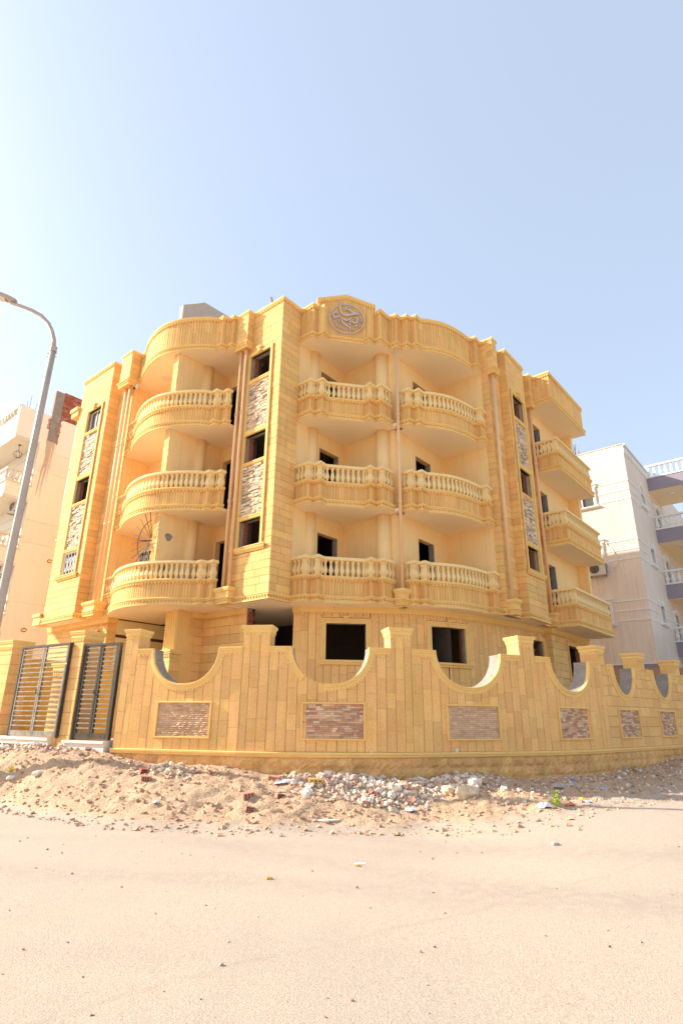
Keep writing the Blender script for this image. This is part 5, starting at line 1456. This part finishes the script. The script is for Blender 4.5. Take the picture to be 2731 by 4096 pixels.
# the rear wing of the right neighbour
mb = MB(); mb.pq(P0_+13.5, P0_+20, Q0_-.1, Q0_+2.2, .5, 14.0); mb.build('rear_wing', M['pink'], rn)
mb = MB(); mb.pq(P0_+.1, P0_+2.2, -12, Q0_-3.0, 15.0, 16.3); mb.build('stair_head', M['offwhite'], rn)
rbp = Vector((*W(P0_+.3, Q0_-2.6), 14.9))
for i in range(14):
    mb = MB(); a = rbp+Vector((random.uniform(-.35, .35), random.uniform(-.3, .3), 0)); mb.tube([a, a+Vector((random.uniform(-.15, .2), 0, random.uniform(.5, 1.1)))], .012, 5); mb.build('rebar', M['redbrick'] if i % 2 else M['black'], rn)
sd = thing('satellite_dish', 'white satellite dish on the roof of the beige building seen edge-on', 'dish', (*W(P0_+.4, Q0_-3.2), 15.2))
c = Vector((*W(P0_+.4, Q0_-3.15), 16.0)); ax = Vector((.75, -.45, .5)).normalized(); s1 = ax.cross(Vector((0, 0, 1))).normalized(); s2 = s1.cross(ax)
mb = MB(); v = [c-ax*.14]; f = []
for r_, dd in ((.2, -.11), (.38, -.05), (.5, .02)):
    for k in range(20): a = 2*math.pi*k/20; v.append(c+s1*math.cos(a)*r_+s2*math.sin(a)*r_+ax*dd)
f = [(0, 1+k, 1+(k+1) % 20) for k in range(20)]+[(1+i*20+k, 1+(i+1)*20+k, 1+(i+1)*20+(k+1) % 20, 1+i*20+(k+1) % 20) for i in range(2) for k in range(20)]
mb.add(v, f); mb.build('reflector', M['white'], sd); mb = MB(); mb.tube([c-ax*.14, c-ax*.3+Vector((0, 0, -.8))], .03, 6); mb.tube([c-s2*.4, c+ax*.5], .015, 5); mb.build('mast', M['white'], sd)
def ac_unit(path, s, z, label, w=.85, h=.62):
    a = path.pt(s, .2, z); t = thing('air_conditioner', label, 'air conditioner', a)
    mb = MB(); pbox(mb, path, s, s+w, z, z+h, .05, .36); mb.build('casing', M['acbody'], t)
    c = Vector(path.pt(s+w*.4, .365, z+h*.52)); u = (Vector(path.pt(s+1, 0, 0))-Vector(path.pt(s, 0, 0))); n_ = Vector(path.pt(s, 1, 0))-Vector(path.pt(s, 0, 0)); up = Vector((0, 0, 1))
    mb = MB(); N = 28; v = [c+n_*.003]+[c+n_*.003+u*math.cos(2*math.pi*k/N)*.23+up*math.sin(2*math.pi*k/N)*.23 for k in range(N)]
    mb.add(v, [(0, 1+k, 1+(k+1) % N) for k in range(N)]); fn = mb.build('fan_opening', M['dark'], t)
    for k in range(4):
        mb = MB(); a = math.pi/2*k+.3; d1 = u*math.cos(a)+up*math.sin(a); d2 = u*math.cos(a+.7)+up*math.sin(a+.7); mb.add([c+n_*.008+d1*.04, c+n_*.008+d1*.2, c+n_*.014+d2*.2, c+n_*.014+d2*.05], [(0, 1, 2, 3)]); mb.build('blade', M['acbody'] if False else M['black'], fn)
    for r_ in (.06, .12, .18, .235):
        mb = MB(); mb.tube([c+n_*.02+u*math.cos(2*math.pi*k/24)*r_+up*math.sin(2*math.pi*k/24)*r_ for k in range(25)], .006, 4, False); mb.build('guard_ring', M['acbody'], fn)
    mb = MB(); mb.lathe([(.001, 0), (.05, 0), (.05, .01), (.001, .01)], (0, 0), 12); 
    mb = MB(); pbox(mb, path, s+.04, s+.09, z-.05, z, 0, .4); pbox(mb, path, s+w-.09, s+w-.04, z-.05, z, 0, .4); mb.build('bracket', M['cement'], t)
    for k in range(9):
        mb = MB(); pbox(mb, path, s+w-.0, s+w+.008, z+.05+.058*k, z+.08+.058*k, .08, .33); mb.build('side_louvre', M['black'], t)
ac_unit(pL, LL-2.42, 8.35, 'cream outdoor air conditioner on the shaded wall of the beige building')
pNf = Path([(9.84, -33), (9.84, -27.02)])
ac_unit(pNf, 5.0, 10.35, 'pale outdoor air conditioner on the upper far left balcony, half behind the lamp post', .8, .55)
ac_unit(pNf, 5.0, 7.4, 'pale outdoor air conditioner on the lower far left balcony, half behind the lamp post', .8, .55)
mb = MB(); p1 = Vector(pL.pt(LL-1.45, .03, 10.1)); dn = Vector((0, 0, -1)); uu = (Vector(pL.pt(1, 0, 0))-Vector(pL.pt(0, 0, 0))).normalized()
hose = [p1, p1+uu*.02+dn*.25, p1+uu*.25+dn*.5, p1+uu*.38+dn*.9, p1+uu*.3+dn*1.3, p1+uu*.02+dn*1.55, p1-uu*.15+dn*1.6]
mb.tube(hose, .022, 6); mb.build('conduit', M['white'], rn)
# plot wall and gate porch in front of the right neighbour
gwl = thing('plot_wall', 'plain brown rendered wall behind the scooped wall at the right', 'wall', (*W(27.5, -8), .9))
mb = MB(); wbox(mb, W(25.3, -14), W(28.9, -6.9), .2, .4, 3.86); mb.build('wall_run', M['brown'], gwl)
mb = MB(); wbox(mb, W(28.9, -6.9), W(30.4, -4.6), .2, .4, 3.86); mb.build('wall_run', M['brown'], gwl)
for i, x_ in enumerate((.0, .1, .16, .3, .42, .52)):
    p_ = Vector(W(27.0, -10.7))+Vector((.6, .35))*x_*1.5; mb = MB(); mb.tube([(p_.x, p_.y, 3.8), (p_.x+.01, p_.y, 4.25+.12*(i % 3))], .012, 5); mb.build('rebar', M['redbrick'], gwl)
gpo = thing('gate_porch', 'small white gabled porch with brown post behind the last wall pier', 'porch', (*W(30.6, -4), .9))
c0 = Vector((*W(30.6, -4.6), 0)); uu = Vector((math.sin(A50)*.0+CA, SA, 0)); vv = Vector((SA, -CA, 0))
mb = MB(); prf = [(-.75, 4.25), (-.75, 4.4), (0, 5.55), (.75, 4.4), (.75, 4.25), (0, 5.3)]
def pp(a, z, d): p = c0+uu*a+vv*d; return (p.x, p.y, z)
for d0_, d1_, pr2 in ((0, 1.1, prf),):
    n = len(pr2); v = [pp(a, z, d0_) for a, z in pr2]+[pp(a, z, d1_) for a, z in pr2]
    mb.add(v, [tuple(range(n))[::-1], tuple(range(n, 2*n))]+[(i, n+i, n+(i+1) % n, (i+1) % n) for i in range(n)])
mb.build('roof', M['white'], gpo)
mb = MB(); mb.add([pp(-.7, 4.3, 1.0), pp(.7, 4.3, 1.0), pp(0, 5.35, 1.0)], [(0, 1, 2)]); mb.build('pediment', M['offwhite'], gpo)
mb = MB(); mb.add([pp(-.6, .5, .1), pp(-.5, .5, .1), pp(-.5, 4.3, .1), pp(-.6, 4.3, .1), pp(-.6, .5, .2), pp(-.5, .5, .2), pp(-.5, 4.3, .2), pp(-.6, 4.3, .2)], [(0, 1, 2, 3), (4, 5, 6, 7), (0, 4, 7, 3), (1, 5, 6, 2)]); mb.build('post', M['granite'], gpo)

# ------------------------------------------------------------------ rubble heap and litter
M['rubble'] = material('rubble_mix', (.95, .95, .95), (.75, .75, .75), var=.25, scale=14, grain=.12, bump=.4, bscale=70, rnd=.15,
    hue=[(.86, .74, .58), (.78, .62, .44), (.88, .79, .66), (.58, .34, .23), (.82, .66, .46), (.74, .58, .42), (.90, .81, .68), (.52, .29, .19), (.80, .64, .44), (.54, .42, .33), (.84, .70, .52), (.68, .44, .31)])
M['clod'] = material('dirt_clods', (.61, .40, .24), (.50, .32, .19), var=.3, scale=9, grain=.15, bump=.5, bscale=60, rnd=.14)
M['grit'] = material('road_grit', (.9, .9, .9), (.7, .7, .7), var=.2, grain=.1, bump=.2, rnd=.2, hue=[(.34, .22, .15), (.50, .38, .28), (.25, .18, .14), (.62, .54, .46), (.44, .26, .18)])
M['plastic'] = material('white_plastic_sheet', (.82, .80, .78), (.72, .70, .68), var=.2, scale=20, grain=.03, bump=.4, bscale=40, rough=.4)
rnd = random.random
CUBE = [(-1, -1, -1), (1, -1, -1), (1, 1, -1), (-1, 1, -1), (-1, -1, 1), (1, -1, 1), (1, 1, 1), (-1, 1, 1)]
CF = [(3, 2, 1, 0), (4, 5, 6, 7), (0, 1, 5, 4), (1, 2, 6, 5), (2, 3, 7, 6), (3, 0, 4, 7)]
def chunk(mb, x, y, r, sink=.35, flat=1.0, jit=.38):
    rot = Matrix.Rotation(rnd()*6.28, 3, 'Z') @ Matrix.Rotation((rnd()-.5)*1.4, 3, 'X') @ Matrix.Rotation((rnd()-.5)*1.4, 3, 'Y')
    sx, sy, sz = r*(.7+.6*rnd()), r*(.55+.5*rnd()), r*(.35+.5*rnd())*flat
    z = gh(x, y)+sz*(1-sink*2)+r*.1
    mb.add([rot @ Vector((a*sx*(1-jit*rnd()), b*sy*(1-jit*rnd()), c*sz*(1-jit*rnd())))+Vector((x, y, z)) for a, b, c in CUBE], CF)
def scatter(n, fn, cond):
    k = 0; tries = 0
    while k < n and tries < n*30:
        tries += 1
        q = cond()
        if q: fn(*q); k += 1
def tpos(x, y): 
    f_, e_ = fy(x), lerp_tab(EDGE, x); return (y-e_)/(f_-e_)
def heap_pt(x0, x1, t0, t1):
    x = x0+(x1-x0)*rnd(); f_, e_ = fy(x)-.07, lerp_tab(EDGE, x); return x, e_+(f_-e_)*(t0+(t1-t0)*rnd())
# dense central heap
mb = MB()
def dens():
    x, y = heap_pt(-1.7, 4.2, .12, 1.0); t = tpos(x, y)
    c = math.exp(-((x-1.15)/1.65)**4)*min(1, max(0, (t-.28+.12*math.sin(x*2.1))/.2))
    if x > 2.6: c *= .75
    return (x, y) if rnd() < c else None
scatter(2600, lambda x, y: chunk(mb, x, y, .018+.05*rnd()**3.0, .25), dens)
scatter(3200, lambda x, y: chunk(mb, x, y, .008+.014*rnd(), .3), dens)
rb_ = mb.build('rubble_heap', M['rubble'], kind='stuff')
setp(rb_, 'dense heap of broken concrete, plaster and brick lying at the foot of the curved wall', 'rubble')
# scattered stones and clods everywhere on the verge
mb = MB(); mc = MB()
scatter(520, lambda x, y: chunk(mb, x, y, .008+.03*rnd()**4, .3), lambda: heap_pt(-9.5, 9.5, -.05, 1.0))
scatter(260, lambda x, y: chunk(mb, x, y, .015+.05*rnd()**2.5, .3), lambda: (lambda q: q if rnd() < math.exp(-((q[0]+6.7)/1.1)**2) else None)(heap_pt(-9, -5, .6, 1.0)))
scatter(240, lambda x, y: chunk(mb, x, y, .015+.05*rnd()**2.5, .3), lambda: (lambda q: q if rnd() < math.exp(-((q[0]+3.3)/.5)**2) else None)(heap_pt(-4.5, -2.2, .55, .9)))
scatter(900, lambda x, y: chunk(mb, x, y, .010+.03*rnd()**2, .3), lambda: heap_pt(2.5, 9.5, .15, 1.0))
ss = mb.build('scattered_stones', M['rubble'], kind='stuff'); setp(ss, 'loose stones and brick bits scattered over the sandy verge', 'stones')
scatter(8500, lambda x, y: chunk(mc, x, y, .0045+.04*rnd()**8, .42, .8), lambda: heap_pt(-9.5, 3.5, -.34, .98))
scatter(1200, lambda x, y: chunk(mc, x, y, .010+.03*rnd()**3, .42, .8), lambda: heap_pt(3.5, 10, -.2, .98))
cs = mc.build('dirt_clods', M['clod'], kind='stuff'); setp(cs, 'lumps and crumbs of dry sandy dirt over the verge', 'dirt')
# grit on the road
mb = MB()
def grit():
    y = 2.6+9*rnd()**.8; x = (rnd()*2-1)*(.75*y+.5)
    return (x, y) if y < lerp_tab(EDGE, x)+.1 else None
scatter(1100, lambda x, y: chunk(mb, x, y, .002+.010*rnd()**6, .15), grit)
gr_ = mb.build('road_grit', M['grit'], kind='stuff'); setp(gr_, 'tiny pebbles and crumbs scattered across the dusty road', 'grit')

def single(name, x, y, label, cat, mat, size, rz=0, tilt=(0, 0), shape='rock', z=None, group=None):
    g0_ = gh(x, y) if z is None else z
    mb = MB(); sx, sy, sz = size
    if shape == 'rock':
        n1, n2 = 9, 6; v = []
        for j in range(n2+1):
            ph = math.pi*j/n2
            for i in range(n1):
                a = 2*math.pi*i/n1; d = Vector((math.sin(ph)*math.cos(a), math.sin(ph)*math.sin(a), math.cos(ph)))
                k = 1+.35*noise.noise(d*1.6+Vector((x, y, 3)))+.15*noise.noise(d*4+Vector((y, x, 1)))
                d = Vector([math.copysign(abs(c)**.75, c) for c in d])
                v.append((d.x*sx*k, d.y*sy*k, d.z*sz*k+sz*.6))
        mb.add(v, [(j*n1+i, j*n1+(i+1) % n1, (j+1)*n1+(i+1) % n1, (j+1)*n1+i) for j in range(n2) for i in range(n1)])
    elif shape == 'slab':
        n = 8; c = [(sx*math.cos(2*math.pi*i/n+.2)*(.8+.35*rnd()), sy*math.sin(2*math.pi*i/n+.2)*(.8+.35*rnd())) for i in range(n)]
        mb.prism(c, 0, sz)
    elif shape == 'brick':
        mb.box(-sx, sx, -sy, sy, 0, sz*2)
    elif shape == 'cloth':
        n = 12; v = []
        for j in range(n+1):
            for i in range(n+1):
                a, b = i/n*2-1, j/n*2-1; r2 = a*a+b*b
                h = max(0, 1-r2*.75)*(.5+.9*abs(noise.noise(Vector((a*2.1+x, b*2.1+y, 1)))))+.25*abs(noise.noise(Vector((a*5, b*5, x))))
                v.append((a*sx*(1+.25*noise.noise(Vector((b*2, x, 0)))), b*sy*(1+.25*noise.noise(Vector((a*2, y, 5)))), h*sz))
        mb.add(v, [(j*(n+1)+i, j*(n+1)+i+1, (j+1)*(n+1)+i+1, (j+1)*(n+1)+i) for j in range(n) for i in range(n)])
    me = mesh(name, mb.v, mb.f, mat)
    o = link(name, me, None, (x, y, g0_-size[2]*.12)); o.rotation_euler = (tilt[0], tilt[1], rz)
    setp(o, label, cat, group)
    if shape == 'brick':
        hb = MB()
        for i in (-1, 0, 1):
            for k in (.55, 1.35): 
                hb.lathe([(.0, 0), (.014, 0)], (0, 0), 8) if False else None
                c = Vector((i*sx*.55, -sy-.002, sz*k)); hb.add([c+Vector((math.cos(t)*.016, 0, math.sin(t)*.014)) for t in [q*math.pi/4 for q in range(8)]], [tuple(range(8))])
        h_ = bpy.data.objects.new('core_holes', mesh('core_holes', hb.v, hb.f, M['dark'])); col.objects.link(h_); h_.parent = o
    return o
M['boulder'] = material('pale_boulder', (.72, .58, .40), (.58, .44, .28), var=.35, scale=8, grain=.2, bump=.7, bscale=25)
M['whitestone'] = material('white_stone', (.80, .72, .62), (.68, .58, .46), var=.3, scale=9, grain=.1, bump=.4, bscale=35)
M['ochre'] = material('ochre_block', (.66, .42, .15), (.54, .32, .10), var=.3, scale=8, grain=.15, bump=.4, bscale=35)
M['clay'] = material('hollow_clay_brick', (.56, .27, .18), (.46, .21, .14), var=.3, scale=12, grain=.15, bump=.4, bscale=45)
M['greyslab'] = material('grey_slab', (.50, .44, .38), (.42, .36, .30), var=.3, scale=6, grain=.12, bump=.3)
def plainmat(n, c, r=.5): return material(n, c, var=.15, scale=20, grain=.03, bump=.2, rough=r)
single('boulder', 2.20, 11.02, 'largest pale pitted boulder at the right front of the rubble heap', 'boulder', M['boulder'], (.19, .15, .15), .3)
single('boulder', 2.44, 11.43, 'white rounded boulder just behind the largest pale one', 'boulder', M['whitestone'], (.14, .10, .10), .8)
single('boulder', 1.92, 11.3, 'mid-sized cream boulder left of the largest pale one', 'boulder', M['boulder'], (.12, .10, .09), 1.9)
single('stone_block', -.41, 11.30, 'ochre sandstone block lying on its side among white plastic sheeting', 'stone block', M['ochre'], (.13, .06, .05), .1, shape='brick', tilt=(.1, .05))
single('plastic_sheet', -.55, 11.05, 'crumpled white plastic sheet in front of the ochre block', 'plastic sheet', M['plastic'], (.13, .13, .14), .4, shape='cloth')
single('plastic_sheet', -.93, 11.35, 'long crumpled white plastic sheet at the left end of the rubble heap', 'plastic sheet', M['plastic'], (.20, .10, .10), -.1, shape='cloth')
single('plastic_sheet', 1.21, 10.66, 'small white plastic scrap at the front of the rubble heap', 'plastic sheet', M['plastic'], (.13, .08, .05), .5, shape='cloth')
single('plastic_sheet', 1.55, 12.30, 'white sheet against the foot of the wall behind the rubble', 'plastic sheet', M['plastic'], (.20, .07, .13), .2, shape='cloth')
single('stone_slab', -.15, 10.19, 'broken flat white slab lying alone below the heap', 'slab', M['whitestone'], (.17, .09, .02), .1, shape='slab')
single('stone', -.53, 10.74, 'single white upright stone on bare sand in front of the heap', 'stone', M['whitestone'], (.055, .05, .07), .4)
single('hollow_brick', -1.51, 10.73, 'hollow clay brick highest of the group left of the heap', 'brick', M['clay'], (.10, .06, .045), .5, shape='brick', tilt=(.1, -.1))
single('hollow_brick', -1.15, 11.43, 'hollow clay brick at the left tip of the rubble heap', 'brick', M['clay'], (.10, .06, .045), -.3, shape='brick', tilt=(.15, .1))
single('hollow_brick', -1.42, 10.34, 'half hollow clay brick nearest the road below the others', 'brick', M['clay'], (.07, .05, .04), .2, shape='brick', tilt=(-.1, .2))
single('hollow_brick', -3.47, 11.5, 'hollow clay brick in the small pile under the first brick panel', 'brick', M['clay'], (.08, .05, .045), .1, shape='brick', tilt=(.1, .05))
single('hollow_brick', -3.66, 11.85, 'bright red brick half at the back of the small left pile', 'brick', M['redbrick'], (.06, .05, .045), .7, shape='brick', tilt=(.2, .1))
single('brick_bit', -1.0, 10.83, 'pair-sized red brick piece beside the broken lath', 'brick', M['clay'], (.07, .05, .035), .6, shape='brick', tilt=(.1, .15))
single('lath', -1.08, 10.93, 'short pale wooden lath lying on a brick piece', 'lath', M['wood'], (.16, .02, .01), .15, shape='brick', tilt=(0, -.06))
single('stone_slab', 6.87, 15.42, 'brown stone slab leaning against the plinth in the shade', 'slab', M['greyslab'], (.16, .22, .03), -.9, shape='slab', tilt=(1.0, 0))
single('stone_slab', 7.65, 14.63, 'grey flat slab lying in the shade near the right edge', 'slab', M['greyslab'], (.26, .10, .02), .5, shape='slab')
single('stone_slab', 4.17, 11.98, 'grey rounded slab in the shaded verge behind the plant', 'slab', M['greyslab'], (.17, .12, .05), .2, shape='slab')
single('stone_slab', 3.46, 11.22, 'flat cream slab at the sunlit edge of the shade', 'slab', M['whitestone'], (.13, .07, .02), .4, shape='slab')
for s_, lab in ((F.sx(2.38), 'white pointed stone standing on the wall moulding under the third brick panel'), (F.sx(.62), 'small stone chip standing on the wall moulding right of the second brick panel')):
    p_ = F.at(s_, .03); single('stone', p_.x, p_.y, lab, 'stone', M['whitestone'], (.035, .02, .05) if s_ > 6 else (.018, .012, .03), .1, z=.985)
yl = plainmat('yellow_plastic', (.80, .60, .04)); bl = plainmat('blue_plastic', (.05, .20, .62)); cy = plainmat('cyan_plastic', (.20, .50, .68)); rd = plainmat('red_plastic', (.62, .16, .12))
single('wrapper', 4.24, 11.15, 'crumpled yellow wrapper at the verge edge right of the plant', 'wrapper', yl, (.09, .07, .07), .2, shape='cloth')
single('wrapper', 4.22, 10.92, 'white paper wrapper under the yellow one', 'wrapper', M['plastic'], (.12, .06, .04), .5, shape='cloth')
single('wrapper', 4.7, 12.8, 'blue and white wrapper in the shade by the wall', 'wrapper', bl, (.09, .05, .04), -.2, shape='cloth')
single('wrapper', 5.03, 12.14, 'pale blue wrapper in the shade further right', 'wrapper', cy, (.10, .05, .03), .2, shape='cloth')
single('wrapper', 3.78, 10.5, 'red and white wrapper just right of the green plant', 'wrapper', rd, (.08, .05, .05), .1, shape='cloth')
single('wrapper', 3.33, 10.42, 'crumpled white bag just left of the green plant', 'wrapper', M['plastic'], (.14, .08, .09), .3, shape='cloth')
single('wrapper', -6.6, 12.8, 'upright yellow scrap on the left verge', 'wrapper', yl, (.05, .03, .12), .4, shape='cloth')
single('wrapper', -3.0, 10.62, 'small white paper scrap at the road edge left of centre', 'wrapper', M['plastic'], (.05, .04, .05), .4, shape='cloth')
single('stone', -5.83, 12.3, 'white flat chunk on the left verge beside a pale one', 'stone', M['whitestone'], (.10, .07, .05), .2)
single('stone', -6.45, 12.58, 'crumbly white chunk below the yellow scrap', 'stone', M['whitestone'], (.10, .06, .04), .7)
single('tile_shard', .26, 7.77, 'white tile shard lying on the road in the middle', 'tile', M['white'], (.085, .03, .006), .05, shape='slab')
single('stone', .23, 7.64, 'tan chip right in front of the white tile shard', 'stone', M['ochre'], (.035, .02, .012), 0)
single('stone', -.72, 7.06, 'tan brick chip on the road left of centre', 'stone', M['ochre'], (.04, .02, .018), 0)
single('stone', 2.77, 8.38, 'grey brown stone on the road at right', 'stone', M['greyslab'], (.05, .03, .025), 0)
single('tile_shard', .30, 3.62, 'small white shard on the near road right of centre', 'tile', M['white'], (.022, .010, .006), .1, shape='slab')
single('stone', -.02, 3.62, 'small dark red stone on the near road in the middle', 'stone', M['clay'], (.014, .011, .011), 0)

# green plant at the road edge
M['leaf'] = material('green_leaf', (.40, .52, .08), (.22, .36, .04), var=.4, scale=9, grain=.1, bump=0, rough=.5, rnd=.3)
pt_ = thing('small_plant', 'small bright green weed growing at the road edge beside the litter', 'plant', (3.53, 10.48, gh(3.53, 10.48)))
pc = Vector((3.53, 10.48, gh(3.53, 10.48)-.02))
for i in range(11):
    a = rnd()*6.28; h = .08+.15*rnd(); sp = .03+.12*rnd(); top = pc+Vector((math.cos(a)*sp, math.sin(a)*sp, h))
    mb = MB(); mb.tube([pc, pc.lerp(top, .5)+Vector((0, 0, .03)), top], [.006, .005, .003], 5); st_ = mb.build('stem', M['leaf'], pt_)
    for k in range(6):
        t = .3+.14*k; c = pc.lerp(top, t)+Vector((0, 0, .02)); b = rnd()*6.28; L = .035+.03*rnd()
        d = Vector((math.cos(b), math.sin(b), .25+.5*rnd())).normalized(); s = d.cross(Vector((0, 0, 1))).normalized()*L*.42
        mb = MB(); mb.add([c, c+d*L*.45+s, c+d*L, c+d*L*.45-s, c+d*L*.5+Vector((0, 0, -.006))], [(0, 1, 4), (1, 2, 4), (2, 3, 4), (3, 0, 4)]); mb.build('leaf', M['leaf'], st_)
